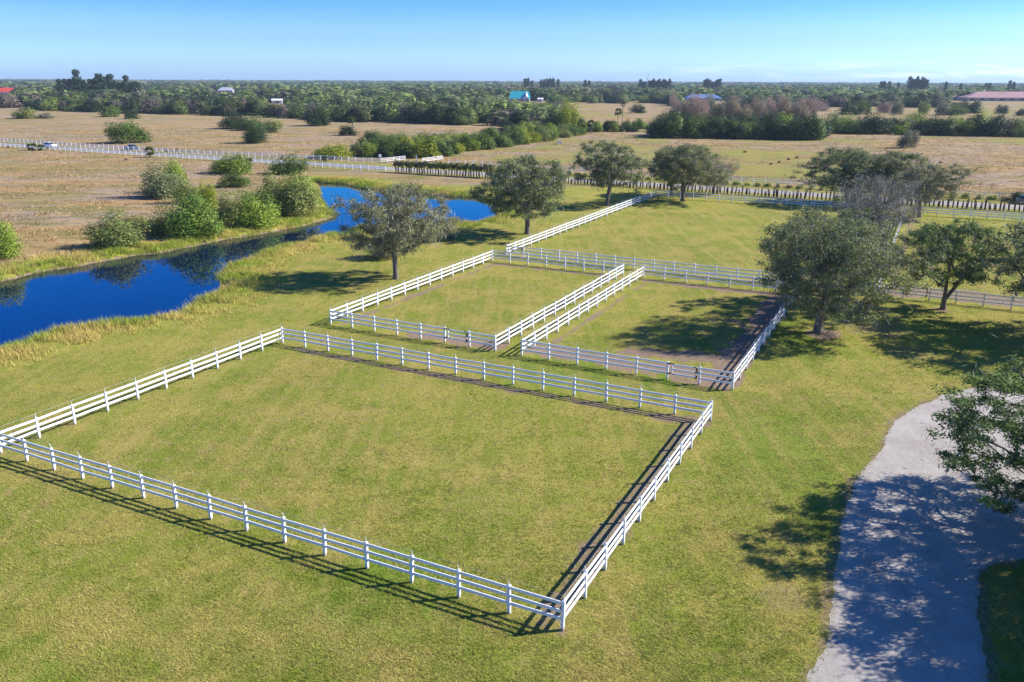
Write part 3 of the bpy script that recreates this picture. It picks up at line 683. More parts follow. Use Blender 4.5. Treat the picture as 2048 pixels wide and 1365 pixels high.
for a in [
 ('b', 158, 270, 506, 432, (.23, .28, .08), 'grey-green round shrub alone on the far canal bank, nearest the camera', CB),
 ('b', -60, 28, 530, 448, BRT, 'bright green shrub cut off by the left edge above the canal', CB),
 ('b', 272, 358, 404, 330, (.2, .23, .10), 'grey tall shrub left of the thicket in the dry field, throwing a long shadow', CB),
 ('b', 318, 372, 392, 326, BRT, 'brighter green crown beside the grey tall shrub in the dry field', CB),
 ('b', 338, 396, 414, 362, OLV, 'pale olive shrub between the grey shrub and the canal thicket', CB),
 ('b', 386, 432, 432, 368, YEL, 'yellow-green upright shrub at the back of the canal thicket', CB),
 ('b', 282, 372, 478, 412, OLV, 'olive shrub at the left end of the canal thicket', CB),
 ('b', 326, 436, 486, 398, (.18, .27, .045), 'big mid green shrub in the middle of the canal thicket', CB),
 ('b', 412, 488, 462, 392, OLV, 'shrub of mixed green right of the big one in the canal thicket', CB),
 ('b', 456, 548, 462, 390, BRT, 'bright shrub at the right end of the canal thicket, beside the olive one', CB),
 ('b', 508, 572, 436, 350, OLV, 'olive shrub by the narrow neck of the pond, left half', CB),
 ('b', 548, 634, 440, 352, OLV, 'olive shrub by the narrow neck of the pond, right half hanging to the water', CB),
 ('b', 424, 490, 381, 350, MID, 'low dark shrub in the dry field below the roadside shrubs', CB),
 ('b', 410, 502, 354, 312, BRT, 'bright rounded shrub in front of the road, with a long shadow', CB),
 ('b', 528, 610, 354, 312, MID, 'dark rounded shrub in front of the road, nearest the pond', CB),
 ('b', 204, 288, 294, 248, MID, 'large lone shrub beyond the road with a long shadow on dry grass', 'lone shrubs in the far field'),
 ('l', 190, 236, 241, 218, MID, 'round shrub left of two at the woodland edge, behind the large lone shrub', 'lone shrubs in the far field'),
 ('l', 236, 270, 245, 226, DKG, 'small dark shrub, right of two at the woodland edge', 'lone shrubs in the far field'),
 ('l', 10, 72, 246, 222, OLV, 'low wide olive shrub in the far field at the left edge', 'lone shrubs in the far field'),
 ('l', 66, 104, 245, 233, GRY, 'flat grey shrub touching the wide olive shrub at far left', 'lone shrubs in the far field'),
 ('b', 428, 492, 263, 230, DKG, 'dark shrub at the left of the clump in the far field', 'lone shrubs in the far field'),
 ('b', 462, 530, 266, 234, MID, 'mid green shrub in the middle of the clump in the far field', 'lone shrubs in the far field'),
 ('l', 520, 562, 270, 240, OLV, 'olive shrub at the right of the clump in the far field', 'lone shrubs in the far field'),
 ('b', 476, 530, 292, 248, DKG, 'dark round shrub standing in front of the clump in the far field', 'lone shrubs in the far field'),
 ('b', 604, 658, 256, 215, DKG, 'dark dome-shaped shrub before the woodland', 'lone shrubs in the far field'),
 ('l', 672, 712, 275, 253, DKG, 'dark low shrub at the foot of the lone palm', 'lone shrubs in the far field'),
 ('b', 616, 706, 322, 290, YEL, 'yellow-green shrub just behind the far road fence', 'shrubs behind the road fence'),
 ('b', 1796, 1837, 291, 253, GRY, 'single egg-shaped shrub standing alone in the right-hand field', 'lone shrubs in the far field'),
 ('b', 2022, 2062, 397, 371, DKG, 'small dark shrub behind the road at the right edge', 'shrubs behind the road fence'),
 ('l', 1255, 1290, 225, 206, DKG, 'dark pointed shrub in the small far field', 'lone shrubs in the far field'),
 ('b', 1104, 1154, 264, 202, YEL, 'tall bright lime-green tree at the head of the thicket', 'shrubs in the entrance thicket'),
 ('b', 1082, 1128, 262, 214, DKG, 'dark tree leaning on the tall lime-green tree', 'shrubs in the entrance thicket'),
 ('t', 724, 800, 524, 468, GRY, 'leafless grey shrub behind the sparse oak by the pond', CB),
 ('t', 820, 900, 486, 440, GRY, 'small dark twiggy shrub right of the sparse oak trunk', CB),
 ('b', 470, 560, 448, 384, MID, 'mid green shrub filling the gap between the canal thicket and the pond neck', CB),
 ('b', 352, 412, 452, 384, MID, 'round green shrub behind the big mid green one in the canal thicket', CB),
 ('b', 236, 300, 470, 436, OLV, 'low olive shrub trailing left of the canal thicket', CB),
 ('b', 566, 618, 400, 352, BRT, 'light green shrub at the back of the pond neck', CB),
]: shrub(*a)
palm(702, 268, 232, 26, 'lone palm with a clear trunk in the far field')
palm(62, 309, 290, 28, 'squat palm left of the white car', 'squat palms beside the road'); palm(80, 309, 294, 22, 'small squat palm touching the front of the white car', 'squat palms beside the road')
palm(297, 321, 296, 30, 'round squat palm in front of the near road fence', 'squat palms beside the road'); palm(497, 346, 318, 26, 'palm leaning on the bright rounded shrub by the road', 'squat palms beside the road')
palm(821, 319, 298, 28, 'dark palm behind the field entrance gate', 'squat palms beside the road'); palm(648, 327, 314, 16, 'small palm growing through the far road fence', 'squat palms beside the road')
for x, b_, t_, w_ in [(1160, 266, 244, 26), (1178, 268, 236, 24), (1212, 262, 238, 26), (1232, 250, 212, 24), (1241, 246, 202, 14)]:
    palm(x, b_, t_, w_, 'palm in the clump right of the tall lime-green tree', 'palms right of the lime-green tree', (.06, .09, .03))
for k, (x, y) in enumerate([(12, 305), (92, 306), (248, 327), (330, 310), (350, 306), (560, 322), (1556, 322), (1575, 316), (1592, 313), (1540, 326), (1488, 302), (1670, 316), (1930, 345), (1880, 320)]):
    shrub('l', x-4, x+4, y, y-4.5, (.26, .18, .10), 'small brown tuft of dry brush in the open field', 'brown tufts in the fields', 'grass_tuft', 'dry tuft')
# thicket running from the field entrance up to the lime-green tree
rt_ = random.Random(5)
lo = [(716, 318), (870, 318), (930, 307), (1000, 296), (1060, 288), (1110, 279), (1165, 268)]
for k in range(86):
    x = rt_.uniform(720, 1165) if k > 14 else 722+k*31; b_ = np.interp(x, [q[0] for q in lo], [q[1] for q in lo])-(rt_.random()**1.3*26 if k > 14 else rt_.uniform(0, 3))
    s = ppm(*G(x, b_)); w_ = rt_.uniform(5.5, 10.5)*s; h_ = rt_.uniform(3.0, 5.6)*s*.98
    shrub(rt_.choice('bbl'), x-w_/2, x+w_/2, b_, b_-h_-w_*.05, rt_.choice([DKG, MID, MID, BRT, BRT, OLV, YEL]), 'shrub in the green thicket running from the field entrance to the lime-green tree', 'shrubs in the entrance thicket', rnd=rt_)
# shrub belts across the right-hand field
def belt(n, x0, x1, y0, y1, hts, wds, tints, kinds, label, group, seed, name='shrub', cat='shrub'):
    q = random.Random(seed)
    for k in range(n):
        x = x0+(x1-x0)*(k+q.uniform(.1, .9))/n; b_ = y0+(y1-y0)*(x-x0)/(x1-x0)-q.random()**1.5*10*(1 if k % 3 else 0); s = ppm(*G(x, b_))
        w_ = q.uniform(*wds)*s; h_ = q.uniform(*hts)*s
        shrub(q.choice(kinds), x-w_/2, x+w_/2, b_, b_-h_-w_*.04, q.choice(tints), label, group, name, cat, rnd=q)
belt(14, 1160, 1310, 264, 262, (2.6, 5), (4, 7), [DKG, MID, OLV, BRT], 'bl', 'low shrub in the belt between the lime-green tree and the dark grove', 'shrubs between lime tree and dark grove', 21)
belt(14, 1325, 1630, 246, 248, (9, 16), (8, 14), [(.40, .31, .23), (.36, .29, .2), (.38, .27, .22), GRY], 't', 'leafless purplish tree rising behind the dark grove', 'bare trees behind the dark grove', 22, 'bare_tree', 'tree')
belt(26, 1305, 1655, 274, 277, (6.5, 10.5), (9, 15), [DKG, DKG, MID, DKG, BRT], 'bl', 'dark green tree in the dense grove in the middle of the right-hand field', 'trees of the dark grove', 23, 'broadleaf_tree', 'tree')
belt(26, 1655, 2070, 263, 267, (5.5, 9), (8, 14), [DKG, MID, GRY, DKG, OLV, BRT], 'bl', 'tree in the belt along the far edge of the right-hand field', 'trees along the right field edge', 24, 'broadleaf_tree', 'tree')
belt(16, 1420, 2060, 226, 224, (6, 10), (9, 16), [DKG, MID, GRY, PUR, OLV], 'lt', 'tree in the second belt behind the right-hand field', 'trees of the second right belt', 25, 'broadleaf_tree', 'tree')

# trimmed hedge row along the near side of the road
hv = MB()
def stem_mesh(seed):
    r = random.Random(seed); b = MB()
    for q in range(3):
        a = r.uniform(0, 6.3); t_ = r.uniform(.03, .11); h = r.uniform(.75, 1.0)
        b.tube([(.05*math.cos(a), .05*math.sin(a), -.03), (t_*math.cos(a)*1.2, t_*math.sin(a)*1.2, h*.5), (t_*1.4*math.cos(a+.4), t_*1.4*math.sin(a+.4), h)], [.085, .07, .045], 6)
    return b.mesh('stems', M_DARKWOOD)
STEMS = [stem_mesh(k) for k in range(4)]
HTOP = [mk_leaf('foliage', bush_arrays(600+k, 700, .07, 14, .5, ground=False)) for k in range(3)]
HSP = [mk_leaf('foliage', bush_arrays(620+k, 150, .075, 10, .10, ground=False)) for k in range(2)]
hp = line_points(HEDGE, .74)[:290]
for k, p in enumerate(hp):
    px = Pj(p[0], p[1])[0]; full = px < 985
    root = empty('hedge_tree', (p[0]+random.gauss(0, .05), p[1]+random.gauss(0, .05), 0), random.uniform(0, 6))
    if full: tag(root, 'clipped hedge tree with a leafy olive top in the left part of the roadside row', 'hedge tree', 'leafy hedge trees along the road')
    else: tag(root, 'dark cut-back hedge stump, almost leafless, in the roadside row behind the back paddock', 'hedge tree', 'bare hedge stumps along the road')
    h = (2.0 if full else 1.7)*random.uniform(.7, 1.22); sw = random.uniform(.8, 1.6); inst('stems', random.choice(STEMS), root, rot=(R(random.gauss(0, 4)), R(random.gauss(0, 4)), 0), sc=(sw, sw, h))
    if full: inst('foliage', random.choice(HTOP), root, (0, 0, 1.15), sc=(1.75, 1.75, 1.75*random.uniform(.85, 1.15)), color=random.choice([OLV, (.24, .25, .05), (.2, .17, .1), GRY]))
    else: inst('foliage', random.choice(HSP), root, (0, 0, h*.55), sc=(1.1, 1.1, 1.3), color=random.choice([(.22, .18, .14), (.18, .16, .1), (.25, .26, .08)]))
h2 = line_points(np.array([G(x, y) for x, y in [(1000, 347), (1300, 363), (1606, 379), (1905, 394), (2100, 404)]])+np.array([0.6, 4.5]), 2.2)
for k, p in enumerate(h2):
    o = inst('hedge_plant', random.choice(BUSHL), None, (p[0], p[1], 0), (0, 0, random.uniform(0, 6)), (2.3, 1.3, random.uniform(.7, 1.25)), random.choice([YEL, BRT, MID, OLV]))
    tag(o, 'low yellow-green hedge plant in the strip between the road and the two-rail fence', 'hedge', 'low hedge plants behind the road')

# ------------------------------------------------------------------ woodland to the horizon
EDGE = [(-300, 226), (0, 227), (250, 233), (440, 237), (520, 238), (700, 248), (950, 252), (1060, 262), (1108, 262), (1118, 207), (1335, 205), (1345, 216), (1630, 214), (1640, 210), (1860, 209), (2048, 212), (2400, 214)]
ex = [e[0] for e in EDGE]; ey = [e[1] for e in EDGE]
CLEAR = [(575, 655, 202.5, 206), (455, 520, 209, 213), (250, 330, 201, 204), (760, 860, 196, 198.5), (1180, 1280, 190, 192), (1560, 1660, 194, 197), (80, 150, 196, 198.5)]
KEEP = [(1013, 1056, 201, 203), (1368, 1440, 197, 200), (1905, 2060, 193, 196), (-10, 14, 196, 200), (428, 466, 189, 192), (540, 562, 211, 212), (1070, 1086, 203, 204)]
fr = np.random.default_rng(77)
spec = []
def forest_ring(r0, r1, n, h0, h1, w0, w1):
    a = fr.uniform(-.78, .78, n); rr_ = np.sqrt(fr.uniform(r0*r0, r1*r1, n)); x = rr_*np.sin(a); y = rr_*np.cos(a)
    h = fr.uniform(h0, h1, n)*(.8+.4*vnoise(np.stack([x, y], 1), 60)); w_ = fr.uniform(w0, w1, n)
    for k in range(n):
        px, py = Pj(x[k], y[k])
        if y[k] < 50 or py > np.interp(px, ex, ey): continue
        if px < -160 or px > 2210: continue
        tp = Pj(x[k], y[k], h[k])[1]; hw = w_[k]*.5*ppm(x[k], y[k]); bad = False
        for (a0, a1, yb, ybase) in KEEP:
            if px+hw > a0 and px-hw < a1 and py > ybase-1.5 and tp < yb: bad = True
        bad = bad or any(a0 < px < a1 and c0 < py < c1 for a0, a1, c0, c1 in CLEAR)
        if bad: continue
        spec.append((x[k], y[k], h[k], w_[k], py))
forest_ring(330, 700, 3600, 5, 10, 9, 20)
forest_ring(700, 1500, 6000, 6, 12, 13, 28)
forest_ring(1500, 3500, 9500, 8, 13, 16, 30)
forest_ring(3500, 9000, 7000, 11, 17, 45, 90)
spec.sort(key=lambda s: math.hypot(s[0], s[1]))
TINTS = np.array([DKG, DKG, MID, (.06, .10, .03), OLV, MID, BRT, DKG, (.14, .14, .07), MID, (.19, .16, .115), (.16, .19, .05), (.26, .19, .155)])
# the trees of the near edge, one by one
def edge_depth(s):
    px, py = Pj(s[0], s[1]); return np.interp(px, ex, ey)-py
front = sorted(spec, key=edge_depth)[:270]; fs = set(id(s) for s in front)
ql = random.Random(3)
for s in front:
    tint = TINTS[ql.randrange(len(TINTS))]; o = inst('broadleaf_tree', ql.choice(BUSHL), None, (s[0], s[1], 0), (0, 0, ql.uniform(0, 6)), (s[3], s[3], s[2]), tuple((tint*.82+tint.mean()*.18)*ql.uniform(.7, 1.0)))
    tag(o, 'tree in the front row of the far woodland, at its edge with the open fields', 'tree', 'trees at the front edge of the woodland')
LO = [bush_arrays(700+k, 360, .085, 22, .6) for k in range(6)]; LO2 = [bush_arrays(720+k, 130, .13, 14, .7) for k in range(6)]; LO3 = [bush_arrays(740+k, 60, .19, 10, .7) for k in range(4)]
VV, FF, TT, CC = [], [], [], []; b = 0
for s in spec:
    if id(s) in fs: continue
    d = math.hypot(s[0], s[1]); L = LO if d < 750 else (LO2 if d < 1600 else LO3); v, f, t_ = L[fr.integers(len(L))]
    a = fr.uniform(0, 6.3); ca, sa = math.cos(a), math.sin(a)
    q = np.stack([(v[:, 0]*ca-v[:, 1]*sa)*s[3]+s[0], (v[:, 0]*sa+v[:, 1]*ca)*s[3]+s[1], v[:, 2]*s[2]], 1)
    zone = vnoise(np.array([[s[0]/3.2, s[1]]]), 40 if d < 900 else 110, 4)[0]
    ti = TINTS[int(np.clip((zone*.8+fr.random()*.2)*len(TINTS), 0, len(TINTS)-1))]*fr.uniform(.9, 1.1)*(.8+.42*vnoise(np.array([[s[0]/3., s[1]]]), 75, 9)[0]); ti = ti*.82+ti.mean()*.18*np.array([1, 1.05, 1.1])
    VV.append(q); FF.append(f+b); TT.append(t_); CC.append(np.repeat(ti[None], len(v), 0)); b += len(v)
print('trees', len(spec), 'leafcards', sum(len(q) for q in FF))
me = mesh_np('woodland', np.concatenate(VV), [np.concatenate(FF)], (M_LEAFV,), attrs=dict(tone=np.concatenate(TT), tint=np.concatenate(CC)))
tag(inst('woodland', me), 'mixed green woodland stretching from behind the fields to the horizon', 'woodland', kind='stuff')

# tall feathery pines standing above the horizon
def pine_arrays(seed, n=1100):
    r = np.random.default_rng(seed); z = r.random(n)**.8; rad = (.55*(1-z)**.45*(.35+z*.9)+.05)*r.random(n)**.5*(.55+.7*np.sin(z*13+seed)**2); a = r.uniform(0, 6.3, n)
    p = np.stack([rad*np.cos(a), rad*np.sin(a), .12+z*.88], 1); v, f = cards(p, .045, r, .4, updir=(0, 0, .8)); return v, f, np.repeat(np.clip(r.normal(.4, .2, n), 0, 1), 4)
PINE = [mk_leaf('crown', pine_arrays(800+k)) for k in range(4)]
pt = MB(); pt.tube([(0, 0, -.02), (0, 0, .5), (0, 0, .95)], [.03, .02, .008], 6); PINET = pt.mesh('trunk', M_BARK)
pines = [(x, 900, 25+5*math.sin(x*.7)) for x in (149, 154, 160, 168)]+[(x, 900, 22+4*math.sin(x)) for x in (196, 203, 216, 222, 230, 237, 244, 252, 262, 268, 275)]+[(x, 900, 21) for x in (118, 130, 140, 180, 188)]
pines += [(x, 1500, 24+3*math.sin(x)) for x in (1046, 1052, 1060, 1078, 1084, 1090, 1096, 1102, 1112, 1166, 1174)]+[(x, 1500, 23+2.5*math.sin(x)) for x in list(range(1276, 1290, 5))+list(range(1294, 1338, 4))+list(range(1404, 1436, 5))]
pines += [(x, 1500, 27+3*math.sin(x*3)) for x in range(1812, 1848, 5)]+[(x, 1500, 22+2*math.sin(x)) for x in (1756, 1762, 1772, 1790, 1885, 1915, 1965, 1972, 2012, 2020)]
for x, d, h in pines:
    p = G(x, 161.5+1650.2*21.4/d*.99); p = p/np.linalg.norm(p)*d
    root = empty('pine_tree', (*p, 0)); root.scale = (h*.42, h*.42, h)
    tag(root, 'tall feathery pine rising above the horizon line '+('at far left' if x < 300 else 'right of centre'), 'tree', 'tall pines on the horizon'+(' at far left' if x < 300 else ' right of centre'))
    inst('trunk', PINET, root); inst('crown', random.choice(PINE), root, color=(.06, .095, .05))

# ------------------------------------------------------------------ bank growth: reeds and tall grass
def blades(cen, hts, n, r, spread=.22, wdt=.02, lean=.45):
    N = len(cen)*n; k = np.repeat(np.arange(len(cen)), n)
    base = cen[k].copy(); base[:, :2] += r.normal(0, spread, (N, 2)); a = r.uniform(0, 6.3, N); hh = hts[k]*r.uniform(.5, 1.1, N); ln = np.abs(r.normal(0, lean, N))
    d = np.stack([np.cos(a)*ln*hh, np.sin(a)*ln*hh, hh], 1); s = np.stack([-np.sin(a+r.normal(0, .8, N)), np.cos(a), np.zeros(N)], 1)*wdt*(.6+.8*r.random(N))[:, None]
    v = np.stack([base-s, base+s, base+d], 1).reshape(-1, 3); return v, np.arange(3*N).reshape(N, 3), k
br = np.random.default_rng(9)
def on_line(poly, m, lo_, hi_, closed=True):
    n = len(poly); a = poly[:-1] if not closed else poly; b_ = np.roll(poly, -1, 0)[:len(a)]
    L = np.linalg.norm(b_-a, axis=1); k = br.choice(len(a), m, p=L/L.sum()); t_ = br.random(m)[:, None]
    d = b_[k]-a[k]; nn = np.stack([-d[:, 1], d[:, 0]], 1)/(np.linalg.norm(d, axis=1)[:, None]+1e-9)
    return a[k]+d*t_+nn*(br.choice([-1, 1], m)*br.uniform(lo_, hi_, m))[:, None]
c = on_line(WATER, 52000, 0, 7.5)
c = c[(c[:, 1] > 20) & (np.abs(c[:, 0]) < .66*c[:, 1]+6)]
cwd, cg, cd, cl, cleft, cf = masks(c)
pr = np.clip(1-(cwd-.2)/np.where(cleft | (c[:, 1] > 150), 7.5, 6.8), 0, 1)**.8*(.3+1.1*vnoise(c, 2.5))
keep = (cwd > -.25) & (br.random(len(c)) < pr); c = c[keep]; cwd = cwd[keep]; cleft = cleft[keep]
c3 = np.concatenate([c, gz(cwd)[:, None]-.03], 1)
hts = np.clip(.85-cwd*.07, .3, 1)*(.5+.8*vnoise(c, 1.6, 3))
v, f, k = blades(c3, hts, 14, br, .24, .022)
warm = vnoise(c, 3.5, 6)[:, None]; mixc = np.clip((warm-.3)*1.8+np.clip(cwd-1.5, 0, 4)[:, None]*.15, 0, 1)
tintc = (1-mixc)*np.array([.30, .37, .045])+mixc*np.array([.58, .46, .14])
me = mesh_np('bank_grass', v, [f], (M_LEAFV,), attrs=dict(tone=np.repeat(br.uniform(.2, .8, len(k)), 3), tint=np.repeat(tintc[k], 3, 0)))
tag(inst('bank_grass', me), 'tall yellow-green grass fringing the canal and pond', 'grass', kind='stuff')

# rank dry grass of the fields
n_ = 42000; yy = 90+300*br.random(n_)**1.1; dp = np.stack([br.uniform(-.68, .68, n_)*yy, yy], 1)
dw, dg, dd_, dl, dleft, dfield = masks(dp); ok = (dleft | dfield) & (dw > 1) & (dg < .35) & (vnoise(dp, 6)*.6+vnoise(dp, 1.7, 4)*.5+.3*br.random(n_) > .62)
dp = dp[ok]; v, f, k = blades(np.concatenate([dp, np.zeros((len(dp), 1))], 1), .22+.32*vnoise(dp, 9, 2), 7, br, .4, .06, .9)
wm = vnoise(dp, 14, 8)[:, None]; tc = (1-wm)*np.array([.54, .37, .16])+wm*np.array([.40, .29, .14])
me = mesh_np('field_grass', v, [f], (M_LEAFV,), attrs=dict(tone=np.repeat(br.uniform(.15, .7, len(k)), 3), tint=np.repeat(tc[k], 3, 0)))
tag(inst('field_grass', me), 'rank dry brown grass of the open fields', 'grass', kind='stuff')

# short lawn tufts, thick near the camera
lr_ = np.random.default_rng(4); n_ = 480000
yy = 19*np.exp(lr_.random(n_)**1.2*math.log(150/19)); pts = np.stack([lr_.uniform(-.82, .82, n_)*yy, yy], 1)
lw, lg, ld, ll, lleft, lf = masks(pts)
ok = (lw > 1.0) & (~lleft) & (br.random(len(pts)) > ld*1.15) & (vnoise(pts, .5)*.5+vnoise(pts, 1.9, 5)*.35+.45*br.random(n_) > .45) & (~inside(pts, DRIVE) | (poly_dist(pts, DRIVE[::3]) < .16))
pts = pts[ok]; dist = pts[:, 1]
v, f, k = blades(np.concatenate([pts, np.zeros((len(pts), 1))], 1), .045+.05*vnoise(pts, 1.3)+dist*.0003, 4, br, .05, .011, 1.5)
wm = np.clip(vnoise(pts, 4, 8)*.7+vnoise(pts, .9, 1)*.9-.35+br.normal(0, .15, len(pts)), 0, 1)[:, None]
tc = (1-wm)*np.array([.22, .285, .030])+wm*np.array([.52, .42, .14])
me = mesh_np('lawn_grass', v.reshape(-1, 3), [f], (M_LEAFV,), attrs=dict(tone=np.repeat(br.uniform(.25, .8, len(k)), 3), tint=np.repeat(tc[k], 3, 0)))
tag(inst('lawn_grass', me), 'short mown grass of the paddocks and lawns', 'grass', kind='stuff')

# ------------------------------------------------------------------ cars, sign, trough, tower
M_GLASS = flat('car_glass', (.02, .03, .045), .08, .05); M_TYRE = flat('tyre', (.02, .02, .02), .85); M_RIM = flat('rim', (.5, .5, .52), .3, .05, metal=.8)
def car(label, x, y, rz, paint, L=4.6, W=1.85, hh=1.5):
    root = empty('parked_car' if 'parked' in label else 'car', (x, y, .012), rz); tag(root, label, 'car')
    mp_ = flat('car_paint', paint, .25, .03)
    prof = [(-L/2, .35), (-L/2+.03, .75), (-L/2+.3, .9), (-L*.18, .98), (L*.36, 1.0), (L/2-.04, .9), (L/2, .45), (L/2-.1, .28), (-L/2+.1, .28)]
    b = MB(); n = len(prof); v = [(a, s*W/2*(1 if z < .9 else .96), z) for s in (-1, 1) for a, z in prof]
    b.add(v, [tuple(range(n)), tuple(range(2*n-1, n-1, -1))]+[(k, k+n, (k+1) % n+n, (k+1) % n) for k in range(n)]); b.build('body', mp_, root)
    cab = [(-L*.20, .97), (-L*.06, hh), (L*.26, hh-.02), (L*.40, .99)]; n = 4; b = MB()
    v = [(a, s*W/2*(.93 if z < 1.1 else .76), z) for s in (-1, 1) for a, z in cab]
    b.add(v, [tuple(range(n)), tuple(range(2*n-1, n-1, -1))]+[(k, k+n, (k+1) % n+n, (k+1) % n) for k in range(n)]); b.build('window', M_GLASS, root)
    b = MB(); b.box((L*.10, 0, hh+.012), (L*.34, W*.77, .05)); b.build('roof', mp_, root)
    for sx in (-.31, .31):
        for sy in (-1, 1):
            b = MB(); b.tube([(sx*L, sy*(W/2-.2), .33), (sx*L, sy*(W/2+.01), .33)], .33, 14); t_ = b.build('wheel', M_TYRE, root)
            b = MB(); b.tube([(sx*L, sy*(W/2-.1), .33), (sx*L, sy*(W/2+.02), .33)], .2, 10); b.build('rim', M_RIM, t_)
    for sy in (-1, 1):
        b = MB(); b.box((-L/2+.02, sy*W*.36, .7), (.08, .3, .14)); b.build('headlight', flat('lamp_glass', (.7, .7, .7), .2), root)
ra = math.atan2(*(ROADC[3]-ROADC[2])[::-1])
pc = ROADC[2]+(ROADC[3]-ROADC[2])*((96-0)/263.); car('white car driving along the road beside the squat palms at far left', pc[0]+.6, pc[1]+1.3, ra+math.pi, (.8, .82, .85), 4.8)
p = G(249, 306.5); car('dark blue-grey car seen behind the far road fence', p[0]+1, p[1]+1.5, ra, (.06, .09, .16), 4.4)
p = G(2054, 401); car('grey car on the road at the right edge behind the hedge stumps', p[0]+.5, p[1]+.5, math.atan2(*(ROADC[-2]-ROADC[-3])[::-1])+math.pi, (.13, .14, .16), 4.6)
p = G(758, 330); rs = empty('road_sign', (*p, 0), .3); tag(rs, 'small white sign on a post in front of the dark shrub by the field entrance', 'sign')
b = MB(); b.box((0, 0, 1.1), (.08, .06, 2.2)); b.build('post', flat('galvanised', (.4, .4, .4), .5), rs); b = MB(); b.box((0, -.05, 2.1), (.75, .03, .75)); b.build('panel', M_WHITE, rs)
p = G(1115, 289); tr = empty('water_trough', (*p, 0), .2); tag(tr, 'small white box on dark legs alone in the dry field behind the oaks', 'trough')
b = MB(); b.box((0, 0, .95), (1.7, 1.0, .6)); b.build('box', M_WHITE, tr)
for a in (-.7, .7):
    for c_ in (-.4, .4):
        b = MB(); b.box((a, c_, .33), (.1, .1, .66)); b.build('leg', M_BLACK, tr)
b = MB(); b.box((0, 0, 1.28), (1.9, 1.2, .06)); b.build('lid', flat('trough_lid', (.35, .36, .38), .6), tr)
p = np.array([1281-1024, 1650.2])*3000/1650.2; tw = empty('lattice_tower', (p[0]*1.0, p[1], 0)); tag(tw, 'thin grey lattice mast rising above the trees on the horizon', 'tower')
for a, c_ in ((-1, -1), (1, -1), (1, 1), (-1, 1)):
    b = MB(); b.tube([(a*2.4, c_*2.4, 0), (a*.6, c_*.6, 46)], .22, 4); b.build('leg', flat('mast_steel', (.3, .32, .35), .6), tw)
b = MB()
for k in range(14):
    z0, z1 = k*3.25, (k+1)*3.25; w0, w1 = 2.4-1.8*z0/46, 2.4-1.8*z1/46
    for s in (-1, 1):
        b.tube([(-w0*s, -w0, z0), (w1*s, -w1, z1)], .1, 3); b.tube([(-w0*s, w0, z0), (w1*s, w1, z1)], .1, 3); b.tube([(w0*s, -w0, z0), (w1*s, w1, z1)], .1, 3)
b.build('bracing', flat('mast_brace', (.3, .32, .35), .6), tw)

# ------------------------------------------------------------------ buildings
def building(name, label, cat, x, y, rz, L, W, wall_h, roof_h, wall_c, roof_c, over=.6, wins=4, hip=0.0, dormer=False, fascia=(.8, .8, .8)):
    root = empty(name, (x, y, 0), rz); tag(root, label, cat)
    b = MB(); b.box((0, 0, wall_h/2), (L, W, wall_h)); b.build('wall', flat('wall_paint', wall_c, .8, .06), root)
    l, w_ = L/2+over, W/2+over; z0, z1 = wall_h+.01, wall_h+roof_h
    b = MB(); b.add([(-l, -w_, z0), (l, -w_, z0), (l, w_, z0), (-l, w_, z0), (-l+hip, 0, z1), (l-hip, 0, z1)], [(0, 1, 5, 4), (2, 3, 4, 5), (1, 2, 5), (3, 0, 4), (3, 2, 1, 0)])
    rf = b.build('roof', flat('roof_sheet', roof_c, .45, .08, .8), root)
    b = MB(); b.box((0, -w_-.03, z0-.05), (2*l, .05, .3)); b.build('fascia', flat('fascia', fascia, .6), root)
    for k in range(wins):
        b = MB(); b.box((-L/2+L*(k+.5)/wins, -W/2-.03, wall_h*.55), (L/wins*.4, .08, wall_h*.4)); b.build('window', M_GLASS, root)
    if dormer:
        b = MB(); dx = l*.62; b.add([(dx-3, -w_*.95, z0+.1), (dx+3, -w_*.95, z0+.1), (dx, -w_*.95, z0+4.0), (dx, -.6, z1*.97), (dx-3, -w_*.9, z0+.1), (dx+3, -w_*.9, z0+.1)], [(0, 1, 2), (0, 2, 3, 4), (2, 1, 5, 3)])
        b.build('gable', flat('gable_white', (.8, .82, .82), .5), root)
    return root
p = G(1036, 203.5); building('house', 'teal-roofed house among the trees at the centre of the horizon', 'house', p[0], p[1]+6, -.05, 21, 13, 3.2, 7.5, (.55, .52, .48), (.03, .42, .48), hip=1.5, dormer=True)
p = G(1404, 200); building('house', 'long low building with a blue roof and white trim, half hidden by bare trees', 'house', p[0], p[1]+8, .03, 39, 14, 3.6, 3.8, (.6, .62, .63), (.15, .24, .46), hip=7)
p = G(2010, 195); building('barn', 'huge barn with a pinkish brown roof at the right edge of the horizon', 'barn', p[0]+12, p[1]+22, -.02, 118, 44, 4.0, 6.8, (.42, .34, .3), (.42, .24, .2), hip=24, wins=10)
p = G(4, 199); building('house', 'red-roofed house at the left edge of the woodland', 'house', p[0], p[1]+8, .2, 26, 12, 4, 5.5, (.55, .5, .45), (.62, .07, .04), hip=3)
p = G(446, 191); building('house', 'small house with a pale grey roof showing above the far trees on the left', 'house', p[0], p[1]+6, .1, 24, 11, 4.0, 5.0, (.5, .5, .5), (.45, .47, .52), hip=6)
p = G(551, 212); building('shed', 'small white shed between trees in the woodland left of centre', 'shed', p[0], p[1], .2, 9, 5, 3.0, 1.6, (.8, .8, .8), (.8, .82, .84), wins=1)
p = G(1077, 204); building('shed', 'tiny white shed right of the teal-roofed house', 'shed', p[0], p[1], -.1, 5, 4, 2.8, 1.5, (.8, .8, .78), (.8, .8, .8), wins=1)
p = G(1130, 196); building('barn', 'long low barn with a rust-red roof right of the teal-roofed house', 'barn', p[0]-2, p[1]+8, .0, 52, 12, 3.8, 3.2, (.1, .08, .07), (.34, .17, .13), hip=4, wins=8)

